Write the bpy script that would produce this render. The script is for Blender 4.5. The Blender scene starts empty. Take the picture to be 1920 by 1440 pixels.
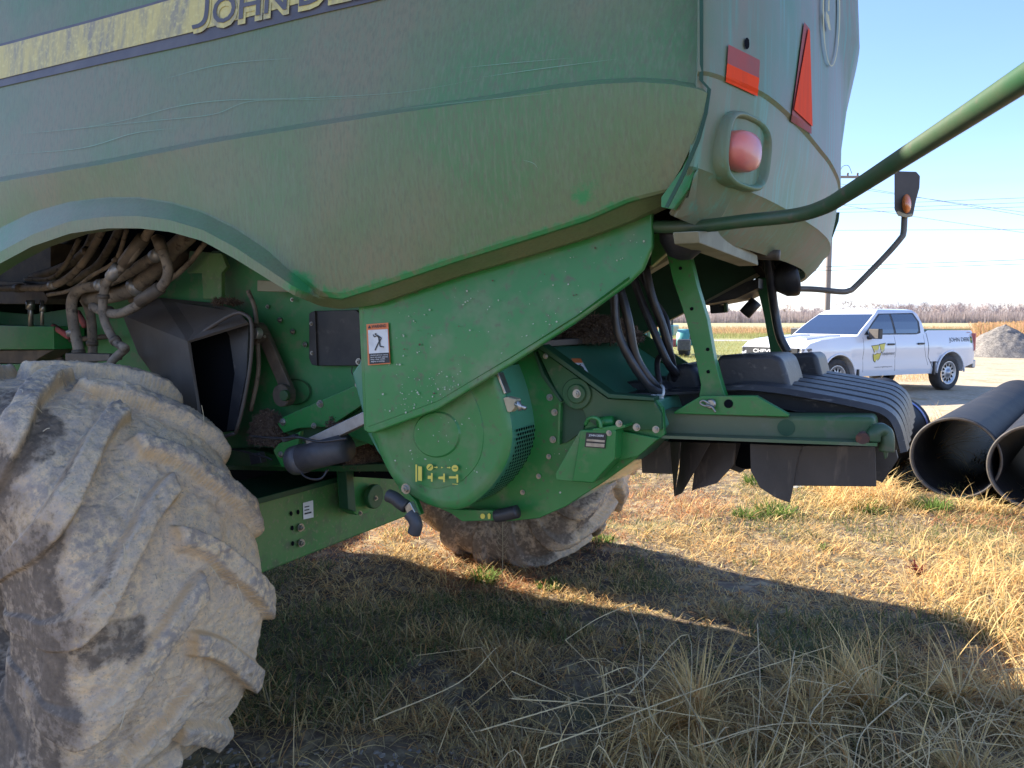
import bpy, bmesh, math, random
import numpy as np
from mathutils import Vector, Matrix
S = bpy.context.scene
R_ = math.radians
random.seed(7); RNG = np.random.default_rng(7)

# ------------------------------------------------------------------ camera
FPX = 1442.0; CAMZ = 1.68; PITCH = R_(4.83)
cam = bpy.data.cameras.new('camera'); camo = bpy.data.objects.new('camera', cam)
S.collection.objects.link(camo); S.camera = camo
cam.sensor_width = 36; cam.lens = 36 * FPX / 1920
cam.clip_start = .05; cam.clip_end = 6000
camo.location = (0, 0, CAMZ); camo.rotation_euler = (math.pi/2 - PITCH, 0, 0)
# ------------------------------------------------------------------ light
SUN_AZ, SUN_EL = R_(-52), R_(29)
w = bpy.data.worlds.new('World'); S.world = w; w.use_nodes = True
wn, wl = w.node_tree.nodes, w.node_tree.links
sky = wn.new('ShaderNodeTexSky'); sky.sky_type = 'NISHITA'; sky.sun_disc = False
sky.sun_elevation = SUN_EL; sky.sun_rotation = SUN_AZ
sky.air_density = 1.0; sky.dust_density = .15; sky.ozone_density = 6.0
bg = wn['Background']; bg.inputs[1].default_value = .12
# thin high cloud veils, part of the sky itself
tc = wn.new('ShaderNodeTexCoord'); sep = wn.new('ShaderNodeSeparateXYZ'); wl.new(tc.outputs['Generated'], sep.inputs[0])
mp = wn.new('ShaderNodeMapping'); mp.inputs['Scale'].default_value = (1.2, 1.2, 11); wl.new(tc.outputs['Generated'], mp.inputs[0])
cn = wn.new('ShaderNodeTexNoise'); cn.inputs['Scale'].default_value = 2.3; cn.inputs['Detail'].default_value = 7; cn.inputs['Roughness'].default_value = .62
wl.new(mp.outputs[0], cn.inputs['Vector'])
cr = wn.new('ShaderNodeMapRange'); cr.inputs[1].default_value = .40; cr.inputs[2].default_value = .72; wl.new(cn.outputs[0], cr.inputs[0])
lowr = wn.new('ShaderNodeMapRange'); lowr.inputs[1].default_value = .20; lowr.inputs[2].default_value = .0; lowr.inputs[3].default_value = .015; lowr.inputs[4].default_value = .95
wl.new(sep.outputs[2], lowr.inputs[0])
cm = wn.new('ShaderNodeMath'); cm.operation = 'MULTIPLY'; wl.new(cr.outputs[0], cm.inputs[0]); wl.new(lowr.outputs[0], cm.inputs[1])
mx = wn.new('ShaderNodeMix'); mx.data_type = 'RGBA'; wl.new(cm.outputs[0], mx.inputs[0]); wl.new(sky.outputs[0], mx.inputs[6]); mx.inputs[7].default_value = (2.4, 3.35, 4.2, 1)
tn = wn.new('ShaderNodeMix'); tn.data_type = 'RGBA'; tn.blend_type = 'MULTIPLY'; tn.inputs[0].default_value = 1; tn.inputs[7].default_value = (.97, .83, .86, 1)
wl.new(mx.outputs[2], tn.inputs[6]); wl.new(tn.outputs[2], bg.inputs[0])
sl = bpy.data.lights.new('sun', 'SUN'); slo = bpy.data.objects.new('sun', sl); S.collection.objects.link(slo)
sl.energy = 4.7; sl.angle = R_(.53); sl.color = (1, .93, .80)
sd = Vector((math.sin(SUN_AZ)*math.cos(SUN_EL), math.cos(SUN_AZ)*math.cos(SUN_EL), math.sin(SUN_EL)))
slo.rotation_euler = sd.to_track_quat('Z', 'Y').to_euler(); slo.location = (-8, 6, 12)
S.view_settings.view_transform = 'Standard'; S.view_settings.look = 'None'
S.view_settings.exposure = 1.78; S.view_settings.gamma = 1
S.cycles.max_bounces = 8; S.cycles.diffuse_bounces = 4

# ------------------------------------------------------------------ projection helpers
TH = R_(28.7); EU = Vector((math.cos(TH), -math.sin(TH), 0)); EV = Vector((math.sin(TH), math.cos(TH), 0))
CF = Vector((0, math.cos(PITCH), -math.sin(PITCH))); CU = Vector((0, math.sin(PITCH), math.cos(PITCH)))
def ray(px, py): return CF + Vector((1, 0, 0))*((px-960)/FPX) + CU*((720-py)/FPX)
def M(px, py, v=None, u=None, z=None, d=None):
    """a point of the machine frame (u rearward, v across, z up) behind an image position"""
    r = ray(px, py)
    if v is not None: t = v/r.dot(EV)
    elif u is not None: t = u/r.dot(EU)
    elif z is not None: t = (z-CAMZ)/r.z
    else: t = d/r.y
    return Vector((t*r.dot(EU), t*r.dot(EV), CAMZ+t*r.z))
def W(px, py, Y=None, z=None):
    r = ray(px, py); t = Y/r.y if Y is not None else (z-CAMZ)/r.z
    return Vector((t*r.x, t*r.y, CAMZ+t*r.z))
U0, V0 = -2.7, 3.2
RO = Vector((U0, V0, 0))

# ------------------------------------------------------------------ materials
def nt(m): return m.node_tree.nodes, m.node_tree.links
def P(name, c1, c2=None, ns=4, lo=.4, hi=.6, rough=.5, metal=0, bump=0, bs=60, st=(1, 1, 1), spec=.5, c3=None, ns3=40, lo3=.55, hi3=.65, st3=(1, 1, 1), coat=0, c4=None, ns4=1, lo4=.5, hi4=.6, st4=(1, 1, 1), trans=0):
    m = bpy.data.materials.new(name); m.use_nodes = True; n, l = nt(m); b = n['Principled BSDF']
    b.inputs['Roughness'].default_value = rough; b.inputs['Metallic'].default_value = metal
    b.inputs['Specular IOR Level'].default_value = spec; b.inputs['Coat Weight'].default_value = coat
    b.inputs['Transmission Weight'].default_value = trans
    t = n.new('ShaderNodeTexCoord')
    def noise(sc, stv, lo, hi, det=6):
        mp = n.new('ShaderNodeMapping'); mp.inputs['Scale'].default_value = stv; l.new(t.outputs['Object'], mp.inputs[0])
        x = n.new('ShaderNodeTexNoise'); x.inputs['Scale'].default_value = sc; x.inputs['Detail'].default_value = det; x.inputs['Roughness'].default_value = .6
        l.new(mp.outputs[0], x.inputs['Vector'])
        r = n.new('ShaderNodeMapRange'); r.inputs[1].default_value = lo; r.inputs[2].default_value = hi; l.new(x.outputs[0], r.inputs[0])
        return x, r
    cur = None
    def mix(prev, fac, col):
        q = n.new('ShaderNodeMix'); q.data_type = 'RGBA'; l.new(fac, q.inputs[0]); q.inputs[7].default_value = (*col, 1)
        if prev is None: q.inputs[6].default_value = (*c1, 1)
        else: l.new(prev, q.inputs[6])
        return q.outputs[2]
    if c2: cur = mix(cur, noise(ns, st, lo, hi)[1].outputs[0], c2)
    if c3: cur = mix(cur, noise(ns3, st3, lo3, hi3, 3)[1].outputs[0], c3)
    if c4: cur = mix(cur, noise(ns4, st4, lo4, hi4, 4)[1].outputs[0], c4)
    if cur is None: b.inputs['Base Color'].default_value = (*c1, 1)
    else: l.new(cur, b.inputs['Base Color'])
    if bump:
        x, _ = noise(bs, (1, 1, 1), 0, 1); bp = n.new('ShaderNodeBump'); bp.inputs['Strength'].default_value = min(1, bump); bp.inputs['Distance'].default_value = .01
        l.new(x.outputs[0], bp.inputs['Height']); l.new(bp.outputs[0], b.inputs['Normal'])
    return m
DUST = (.165, .158, .105)
MT = dict(
 panel=P('dusty_green_panel', (.100, .21, .080), (.21, .195, .105), 1.7, .38, .62, .46, c3=(.17, .225, .12), ns3=46, lo3=.44, hi3=.80, st3=(2.2, 2.2, .35), c4=(.14, .155, .085), ns4=120, lo4=.46, hi4=.78, st4=(1, 1, .30), spec=.4, bump=.04, bs=240),
 hood=P('dusty_green_hood', (.10, .20, .095), (.225, .19, .125), 2.4, .35, .62, .48, c3=(.12, .27, .18), ns3=26, lo3=.52, hi3=.70, st3=(1.6, 1.6, .10), spec=.55, bump=.05, bs=200),
 green=P('green_paint', (.016, .18, .035), (.04, .20, .05), 5, .4, .65, .40, c3=(.15, .19, .09), ns3=12, lo3=.55, hi3=.82, coat=.1, c4=(.08, .10, .05), ns4=60, lo4=.58, hi4=.74),
 greend=P('green_paint_worn', (.012, .085, .022), (.07, .10, .045), 4, .45, .7, .5, c3=(.12, .11, .07), ns3=30, lo3=.6, hi3=.8),
 shield=P('green_shield_paint', (.020, .20, .042), (.05, .22, .06), 2, .35, .7, .38, c3=(.16, .21, .11), ns3=9, lo3=.48, hi3=.82, coat=.1, c4=(.085, .12, .055), ns4=44, lo4=.56, hi4=.74),
 axle=P('green_axle_paint', (.06, .19, .05), (.16, .24, .085), 2.2, .35, .75, .45, c3=(.09, .12, .06), ns3=16, lo3=.5, hi3=.75, c4=(.19, .20, .11), ns4=50, lo4=.56, hi4=.70),
 teal=P('sky_sheen_green', (.07, .28, .16), (.10, .30, .19), 3, .4, .7, .38, coat=.5),  # the sky's reflection is put into the base colour as lighter teal
 wall=P('dusty_wall_green', (.045, .24, .07), (.10, .26, .11), 4, .4, .65, .5, c3=(.20, .21, .13), ns3=14, lo3=.55, hi3=.8),
 dark=P('dark_green', (.008, .05, .018), (.015, .07, .03), 4, .4, .6, .5),
 cream=P('dusty_cream_beam', (.30, .29, .19), (.20, .19, .12), 6, .4, .6, .6),
 black=P('black_plastic', (.022, .021, .024), (.06, .055, .052), 5, .4, .7, .5, bump=.05, bs=150, c3=(.10, .09, .08), ns3=25, lo3=.6, hi3=.8),
 board=P('black_board_plastic', (.032, .030, .033), (.065, .06, .058), 4, .4, .7, .45, bump=.12, bs=90, c3=(.15, .13, .11), ns3=30, lo3=.60, hi3=.74, c4=(.14, .13, .125), ns4=50, lo4=.62, hi4=.68, st4=(.12, 1, 1)),
 flap=P('dark_rubber_flap', (.045, .035, .030), (.085, .066, .054), 4, .35, .7, .6, bump=.1, bs=60, c3=(.13, .10, .08), ns3=18, lo3=.56, hi3=.72, st3=(2, 2, .4)),
 boot=P('dusty_black_rubber', (.08, .064, .052), (.12, .095, .078), 5, .35, .7, .6, bump=.05, bs=100),
 hose=P('black_hose', (.022, .02, .022), (.06, .052, .05), 12, .45, .7, .30, bump=.1, bs=200),
 hosem=P('muddy_hose', (.17, .135, .10), (.30, .235, .17), 14, .4, .65, .75, bump=.25, bs=90, c3=(.06, .045, .035), ns3=30, lo3=.55, hi3=.7),
 steel=P('zinc_steel', (.42, .41, .38), (.26, .24, .21), 30, .4, .7, .35, metal=.85),
 steeld=P('brown_steel', (.16, .12, .085), (.10, .08, .06), 12, .4, .6, .6, metal=.2, bump=.1),
 rodm=P('cylinder_rod', (.42, .40, .38), (.25, .22, .19), 14, .4, .7, .45, metal=.5),
 cyl=P('charcoal_cylinder', (.045, .045, .052), (.09, .085, .085), 9, .4, .7, .5),
 arm=P('dusty_green_tube', (.018, .075, .03), (.06, .085, .045), 9, .35, .65, .45, c3=(.12, .09, .07), ns3=20, lo3=.6, hi3=.8),
 armg=P('grey_tube', (.20, .17, .14), (.14, .12, .10), 9, .4, .6, .5),
 beam=P('soiled_green_beam', (.02, .12, .03), (.11, .13, .07), 2.4, .40, .60, .5, c3=(.02, .03, .02), ns3=5, lo3=.60, hi3=.70, c4=(.13, .14, .09), ns4=22, lo4=.55, hi4=.72),
 void=P('dark_interior', (.006, .007, .009), rough=.9, spec=.1),  # near-black stands in for the shade in holes and openings
 yellow=P('yellow_decal', (.72, .60, .10), rough=.45),
 stripe=P('dusty_yellow_stripe', (.62, .50, .15), (.30, .26, .16), 22, .45, .68, .5, st=(1, 1, .15), c3=(.72, .62, .22), ns3=60, lo3=.5, hi3=.8),
 sblack=P('dusty_black_stripe', (.085, .075, .075), (.12, .105, .10), 10, .4, .7, .5),
 white=P('white_decal', (.72, .72, .70), (.5, .5, .48), 20, .5, .8, .5),
 blackd=P('black_decal', (.02, .02, .022), rough=.45),
 orange=P('orange_decal', (.75, .20, .06), rough=.45),
 red=P('fluorescent_red', (.95, .085, .025), (.80, .08, .03), 20, .45, .7, .8, spec=.1, st=(1, 1, .2)),
 dullred=P('dusty_red', (.42, .11, .10), (.30, .13, .12), 9, .4, .7, .8, spec=.15),
 lens=P('red_lens', (.76, .19, .13), (.60, .17, .16), 9, .38, .6, .35, coat=.3),
 amber=P('amber_lens', (.80, .20, .04), rough=.2, coat=.8),
 lampglass=P('lamp_glass', (.55, .56, .60), (.3, .3, .33), 60, .4, .6, .15, coat=.6),
 tail_dust=P('pod_paint', (.10, .20, .13), (.20, .20, .18), 4, .4, .65, .42),
 rust=P('rust', (.16, .06, .035), (.08, .04, .03), 30, .4, .6, .8, bump=.2),
 tan=P('tan_plastic', (.50, .42, .26), (.35, .29, .18), 12, .4, .7, .6),
)

# ------------------------------------------------------------------ object helpers
def mk(name, verts, faces, mat, parent=None, smooth=False, bev=0, seg=2, sub=0, local=True):
    me = bpy.data.meshes.new(name)
    me.from_pydata([tuple(v) for v in verts], [], [tuple(f) for f in faces]); me.update()
    bm = bmesh.new(); bm.from_mesh(me); bmesh.ops.recalc_face_normals(bm, faces=bm.faces); bm.to_mesh(me); bm.free()
    if smooth: me.polygons.foreach_set('use_smooth', [True]*len(me.polygons))
    o = bpy.data.objects.new(name, me); S.collection.objects.link(o)
    me.materials.append(MT[mat] if isinstance(mat, str) else mat)
    if parent: o.parent = parent
    if bev:
        b = o.modifiers.new('bevel', 'BEVEL'); b.width = bev; b.segments = seg; b.limit_method = 'ANGLE'; b.angle_limit = R_(35)
        if seg > 1: me.polygons.foreach_set('use_smooth', [True]*len(me.polygons)); b.harden_normals = True
    if sub:
        s = o.modifiers.new('sub', 'SUBSURF'); s.levels = s.render_levels = sub
    return o
def thing(name, label, cat, loc, rot=0, group=None):
    o = bpy.data.objects.new(name, None); S.collection.objects.link(o); o.empty_display_size = .2
    o.location = loc; o.rotation_euler = (0, 0, rot); o['label'] = label; o['category'] = cat
    if group: o['group'] = group
    return o
def tag(o, label=None, cat=None, group=None, kind=None):
    if label: o['label'] = label
    if cat: o['category'] = cat
    if group: o['group'] = group
    if kind: o['kind'] = kind
    return o
def loc_(p): return Vector(p)-RO
def prism(name, a, b, mat, parent, bev=.003, seg=2, smooth=False):
    """solid between two matching outlines"""
    n = len(a); f = [tuple(range(n)), tuple(range(n, 2*n))]
    f += [(i, (i+1) % n, n+(i+1) % n, n+i) for i in range(n)]
    return mk(name, list(a)+list(b), f, mat, parent, bev=bev, seg=seg, smooth=smooth)
def plate(name, pts, v, th, mat, parent, bev=.003, seg=2, dv=0):
    a = []
    for p in pts: a.append(loc_(M(p[0], p[1], v=(p[2] if len(p) > 2 else v))))
    b = [q+Vector((0, th, 0)) for q in a]
    return prism(name, a, b, mat, parent, bev, seg)
def uplate(name, pts, u, th, mat, parent, bev=.003):
    a = [loc_(M(p[0], p[1], u=u)) for p in pts]; b = [q+Vector((-th, 0, 0)) for q in a]
    return prism(name, a, b, mat, parent, bev)
def cat(pts, n=6):
    pts = [Vector(p) for p in pts]; q = [2*pts[0]-pts[1]]+pts+[2*pts[-1]-pts[-2]]; out = []
    for i in range(1, len(q)-2):
        for k in range(n):
            t = k/n; out.append(.5*((2*q[i])+(-q[i-1]+q[i+1])*t+(2*q[i-1]-5*q[i]+4*q[i+1]-q[i+2])*t*t+(-q[i-1]+3*q[i]-3*q[i+1]+q[i+2])*t**3))
    out.append(pts[-1]); return out
def tube_geo(path, r, ns=10, ribs=None):
    vs, fs = [], []; n = len(path); prev = None
    for i, p in enumerate(path):
        t = (path[min(i+1, n-1)]-path[max(i-1, 0)]).normalized()
        a = Vector((0, 0, 1)) if prev is None else prev
        x = (a - t*a.dot(t))
        if x.length < 1e-4: x = Vector((1, 0, 0)) - t*t.x
        x.normalize(); prev = x; y = t.cross(x)
        rr = r(i/(n-1)) if callable(r) else r
        for k in range(ns):
            an = 2*math.pi*k/ns; vs.append(p+(x*math.cos(an)+y*math.sin(an))*rr)
    for i in range(n-1):
        for k in range(ns):
            k2 = (k+1) % ns; fs.append((i*ns+k, i*ns+k2, (i+1)*ns+k2, (i+1)*ns+k))
    fs.append(tuple(range(ns))); fs.append(tuple(range((n-1)*ns, n*ns)))
    return vs, fs
def tube(name, pts, r, mat, parent, n=6, ns=10, smooth=True, straight=False):
    path = [Vector(p) for p in pts] if straight else cat(pts, n)
    v, f = tube_geo(path, r, ns); return mk(name, v, f, mat, parent, smooth=smooth)
def mtube(name, pts, r, mat, parent, **k):
    """tube through image positions given with their depth across the machine"""
    return tube(name, [loc_(M(a, b, v=c)) for a, b, c in pts], r, mat, parent, **k)
def merge(gs):
    V, F = [], []
    for v, f in gs:
        o = len(V); V += list(v); F += [tuple(i+o for i in x) for x in f]
    return V, F
def box_geo(c, s, R=None):
    vs = [Vector((x*s[0]/2, y*s[1]/2, z*s[2]/2)) for x in (-1, 1) for y in (-1, 1) for z in (-1, 1)]
    vs = [(R @ v if R else v)+Vector(c) for v in vs]
    return vs, [(0, 1, 3, 2), (4, 6, 7, 5), (0, 4, 5, 1), (2, 3, 7, 6), (0, 2, 6, 4), (1, 5, 7, 3)]
def box(name, c, s, mat, parent, bev=.003, R=None, **k):
    v, f = box_geo(c, s, R); return mk(name, v, f, mat, parent, bev=bev, **k)
def cyl_geo(c, ax, r, h, ns=16, r2=None):
    ax = Vector(ax).normalized(); c = Vector(c); x = ax.orthogonal().normalized(); y = ax.cross(x); r2 = r if r2 is None else r2
    vs = [c+(x*math.cos(2*math.pi*k/ns)+y*math.sin(2*math.pi*k/ns))*r for k in range(ns)]
    vs += [c+ax*h+(x*math.cos(2*math.pi*k/ns)+y*math.sin(2*math.pi*k/ns))*r2 for k in range(ns)]
    return vs, [tuple(range(ns)), tuple(range(ns, 2*ns))]+[(k, (k+1) % ns, ns+(k+1) % ns, ns+k) for k in range(ns)]
def lathe_geo(prof, ns=32, axis='Y'):
    """profile of (radius, along-axis)"""
    vs, fs = [], []; m = len(prof)
    for k in range(ns):
        a = 2*math.pi*k/ns; c, s = math.cos(a), math.sin(a)
        for r, h in prof: vs.append(Vector((r*c, h, r*s)) if axis == 'Y' else Vector((r*c, r*s, h)))
    for k in range(ns):
        k2 = (k+1) % ns
        for j in range(m-1): fs.append((k*m+j, k*m+j+1, k2*m+j+1, k2*m+j))
    return vs, fs
def text_geo(s, bold=.0, ext=0):
    cu = bpy.data.curves.new('t', 'FONT'); cu.body = s; cu.size = 1; cu.offset = bold; cu.resolution_u = 3
    ob = bpy.data.objects.new('t', cu); me = bpy.data.meshes.new_from_object(ob)
    v = [Vector(x.co) for x in me.vertices]; f = [tuple(p.vertices) for p in me.polygons]
    bpy.data.objects.remove(ob); bpy.data.curves.remove(cu); bpy.data.meshes.remove(me)
    x0, x1 = min(a.x for a in v), max(a.x for a in v); y0, y1 = min(a.y for a in v), max(a.y for a in v)
    return [((a.x-x0)/(x1-x0), (a.y-y0)/(y1-y0)) for a in v], f
def px_decal(name, uv, faces, A, B, up, fn, mat, parent):
    """flat marking: unit coordinates -> image parallelogram -> surface point fn(px,py)"""
    vs = [loc_(fn(A[0]+(B[0]-A[0])*a+up[0]*b, A[1]+(B[1]-A[1])*a+up[1]*b)) for a, b in uv]
    return mk(name, vs, faces, mat, parent)
def poly_decal(name, polys, fn, mat, parent):
    V, F = [], []
    for p in polys:
        o = len(V); V += [loc_(fn(x, y)) for x, y in p]; F.append(tuple(range(o, o+len(p))))
    return mk(name, V, F, mat, parent)
def interp(poly, x):
    return float(np.interp(x, [p[0] for p in poly], [p[1] for p in poly]))

# ================================================================== THE COMBINE
VP = 1.70
wr = EU*U0 + EV*V0
CB = thing('combine_harvester', 'large dusty green combine harvester with open wheel arch, muddy rear tyre and rear straw chopper', 'combine harvester', (wr.x, wr.y, 0), -TH)
# ---- side panel (lofted from its crease, wheel arch and lower lip)
crease = [(-400, 425), (-300, 395), (0, 332), (200, 298), (396, 259), (600, 226), (752, 202), (900, 181), (1040, 158), (1120, 149), (1200, 145), (1260, 149), (1310, 158), (1340, 172)]
Dp = [(-300, 790), (-200, 660), (-100, 560), (0, 494), (60, 462), (130, 438), (200, 428), (260, 428), (320, 435), (380, 452), (440, 485), (500, 522), (550, 553), (600, 574), (640, 580), (700, 572), (850, 520), (1000, 476), (1100, 445), (1180, 415), (1215, 398), (1245, 384)]
Cp = [(-300, 765), (-200, 635), (-100, 538), (0, 472), (60, 440), (130, 415), (200, 406), (260, 405), (320, 413), (380, 431), (440, 463), (500, 503), (550, 537), (600, 560), (640, 563), (700, 546), (850, 496), (1000, 449), (1100, 417), (1180, 382), (1250, 364)]
Bp = [(-300, 700), (-200, 575), (-100, 490), (0, 430), (60, 400), (130, 380), (200, 372), (260, 372), (320, 381), (380, 399), (440, 428), (500, 468), (550, 513), (600, 555), (640, 560), (700, 542), (850, 492), (1000, 445), (1100, 413), (1180, 378), (1250, 360)]
def vtop(x, y):
    c = interp(crease, x); f = max(0, (c-y)/(c+300)); return VP+.012+.15*f
def smooth01(t): t = min(1, max(0, t)); return t*t*(3-2*t)
NS = 150; rows = []
def prow(yf, xr, vf):
    out = []
    for i in range(NS+1):
        x = -300+(xr+300)*i/NS; out.append((x, yf(x), vf(x)))
    rows.append(out)
for k in range(7):
    f = k/6; f2 = 1-f
    prow(lambda x: -300+(interp(crease, x)+300)*f, 1318-7*f, lambda x: vtop(x, -300+(interp(crease, x)+300)*f))
prow(lambda x: interp(crease, x)+3, 1316, lambda x: VP+.002)
prow(lambda x: interp(crease, x)+9, 1326, lambda x: VP-.014)
def mixy(x, f): a = interp(crease, x)+9; return a+(interp(Bp, x)-a)*f
def bulge(x, f):
    wl_ = 1-smooth01((x-540)/110)
    return VP-.014+(.015*f+.035*f*f)*(1-wl_) + .02*f*wl_
xr_ = lambda f: float(np.interp(f, [0, .2, .45, .75, 1], [1326, 1320, 1305, 1280, 1250]))
for f in (.1, .22, .36, .5, .64, .78, .9, .97): prow(lambda x: mixy(x, f), xr_(f), lambda x: bulge(x, f))
arch = lambda x: 1-smooth01((x-540)/80)
prow(lambda x: interp(Bp, x), 1250, lambda x: VP+.036*(1-arch(x))+.004)
prow(lambda x: (interp(Bp, x)+interp(Cp, x))/2, 1249, lambda x: VP+.054*(1-arch(x))-.022*arch(x))
prow(lambda x: interp(Cp, x), 1248, lambda x: VP+.062*(1-arch(x))-.052*arch(x))
prow(lambda x: interp(Dp, x), 1240, lambda x: VP+.12*(1-arch(x))-.050*arch(x))
V = []
for r in rows: V += [loc_(M(x, y, v=v)) for x, y, v in r]
last = V[-(NS+1):]; V += [p+Vector((0, .07, .006)) for p in last]
tz_ = [Vector((p.x, p.y+.10, 3.62)) for p in V[:NS+1]]; V = tz_+V; nr = len(rows)+2; F = [(j*(NS+1)+i, j*(NS+1)+i+1, (j+1)*(NS+1)+i+1, (j+1)*(NS+1)+i) for j in range(nr-1) for i in range(NS)]
side = mk('side_panel', V, F, 'panel', CB, smooth=True)
# where hands, straw and crops have wiped the dust off the paint
cl_ = []
for r in [rows[0]]+rows+[rows[-1]]:
    for x, y, v in r:
        c = 0
        d = ((x-1095)/62)**2+((y-362)/42)**2; c = max(c, .60*math.exp(-d)); d = ((x-1085)/30)**2+((y-415)/40)**2; c = max(c, .42*math.exp(-d))
        yb = interp(Bp, x)
        if 610 < x < 1200: c = max(c, .62*math.exp(-((yb-2-y)/16)**2)*(1 if y < yb+3 else .2))
        if 480 < x < 640: c = max(c, .8*math.exp(-(((x-565)/45)**2+((y-530)/28)**2)))
        c = max(c, .22*math.exp(-(((x-560)/260)**2+((y-180)/70)**2)))
        cl_.append(c)
at = side.data.color_attributes.new('Wipe', 'FLOAT_COLOR', 'POINT')
at.data.foreach_set('color', np.repeat(np.array(cl_, np.float32), 4))
n_p, l_p = nt(MT['panel']); b_p = n_p['Principled BSDF']; src = b_p.inputs['Base Color'].links[0].from_socket
vc = n_p.new('ShaderNodeVertexColor'); vc.layer_name = 'Wipe'; nn_p = n_p.new('ShaderNodeTexNoise'); nn_p.inputs['Scale'].default_value = 22; nn_p.inputs['Detail'].default_value = 9; nn_p.inputs['Roughness'].default_value = .7
tcp = n_p.new('ShaderNodeTexCoord'); l_p.new(tcp.outputs['Object'], nn_p.inputs['Vector'])
ma = n_p.new('ShaderNodeMath'); ma.operation = 'ADD'; l_p.new(vc.outputs[0], ma.inputs[0]); l_p.new(nn_p.outputs[0], ma.inputs[1])
mr = n_p.new('ShaderNodeMapRange'); mr.inputs[1].default_value = .90; mr.inputs[2].default_value = 1.10; l_p.new(ma.outputs[0], mr.inputs[0])
mq = n_p.new('ShaderNodeMix'); mq.data_type = 'RGBA'; l_p.new(mr.outputs[0], mq.inputs[0]); l_p.new(src, mq.inputs[6]); mq.inputs[7].default_value = (.045, .24, .075, 1); l_p.new(mq.outputs[2], b_p.inputs['Base Color'])
so = side.modifiers.new('thick', 'SOLIDIFY'); so.thickness = .010; so.offset = -1 if side.data.polygons[60+3*NS].normal.y < 0 else 1
e_ = side.modifiers.new('edge', 'EDGE_SPLIT'); e_.split_angle = R_(14)
# rear edge groove between the panel and the rear hood
GR = [(1311, -300), (1311, 150), (1326, 166), (1320, 210), (1305, 262), (1278, 325), (1246, 388)]
plate('panel_seam', GR+[(x+7, y+1) for x, y in GR[::-1]], VP-.012, .004, 'dark', CB, bev=0)
plate('seam_filler', [(1306, 230), (1320, 235), (1300, 330), (1292, 352), (1262, 392), (1240, 388), (1240, 370), (1280, 315)], VP+.02, .02, 'green', CB, bev=0)
# ---- striping and lettering
fst = lambda x, y: M(x, y, v=vtop(x, y)-.004); fst2 = lambda x, y: M(x, y, v=vtop(x, y)-.007); fst3 = lambda x, y: M(x, y, v=vtop(x, y)-.009)
up = [(-300, 140), (0, 87), (158, 45), (277, 12), (317, 0), (560, -66), (1000, -190)]
lo = [(-300, 210), (0, 148), (198, 99), (360, 60), (560, 6), (1000, -112)]
lo2 = [(-300, 225), (0, 163), (198, 118), (396, 75), (600, 25), (693, 4), (1000, -74)]
def ribbon(name, a, b, fn, mat, par, x0=-300, x1=1000, n=60):
    V, F = [], []
    for i in range(n+1):
        x = x0+(x1-x0)*i/n; V += [loc_(fn(x, interp(a, x))), loc_(fn(x, interp(b, x)))]
    F = [(2*i, 2*i+2, 2*i+3, 2*i+1) for i in range(n)]
    return mk(name, V, F, mat, par, smooth=True)
ribbon('stripe', [(x, y-5) for x, y in up], lo2, fst, 'sblack', side)
ribbon('stripe_centre', up, lo, fst2, 'stripe', side)
bl = lambda x: 47-.215*(x-397)
def jstroke(dx, dy, w_):
    p_ = cat([(393, -60, 0), (389, -10, 0), (387, 22, 0), (383, 38, 0), (374, 47, 0), (360, 51, 0)], 6); V = []
    for i, p in enumerate(p_):
        t = (p_[min(i+1, len(p_)-1)]-p_[max(i-1, 0)]).normalized(); V += [(p.x+dx-t.y*w_/2, p.y+dy+t.x*w_/2), (p.x+dx+t.y*w_/2, p.y+dy-t.x*w_/2)]
    return V, [(2*i, 2*i+1, 2*i+3, 2*i+2) for i in range(len(p_)-1)]
def letters(dx, dy, bold, jw, fn, mat, name):
    G = []; v_, f_ = jstroke(dx, dy, jw); G.append(([loc_(fn(x, y)) for x, y in v_], f_))
    for ch, x0, x1 in [('O', 397, 440), ('H', 447, 487), ('N', 495, 537), ('D', 560, 606), ('E', 616, 655), ('E', 664, 703), ('R', 712, 756), ('E', 764, 803)]:
        q, qf = text_geo(ch, bold); e = 3 if bold > .03 else 0; x0 -= e; x1 += e
        G.append(([loc_(fn(x0+dx+(x1-x0)*a+3*b, bl(x0)+e+dy+(bl(x1)-bl(x0))*a-(50+2*e)*b)) for a, b in q], qf))
    v_, f_ = merge(G); return mk(name, v_, f_, mat, side)
letters(1.5, 7, .06, 12, fst3, 'stripe', 'lettering_outline')
letters(0, 0, .012, 7.5, lambda x, y: M(x, y, v=vtop(x, y)-.011), 'sblack', 'lettering')
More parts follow.
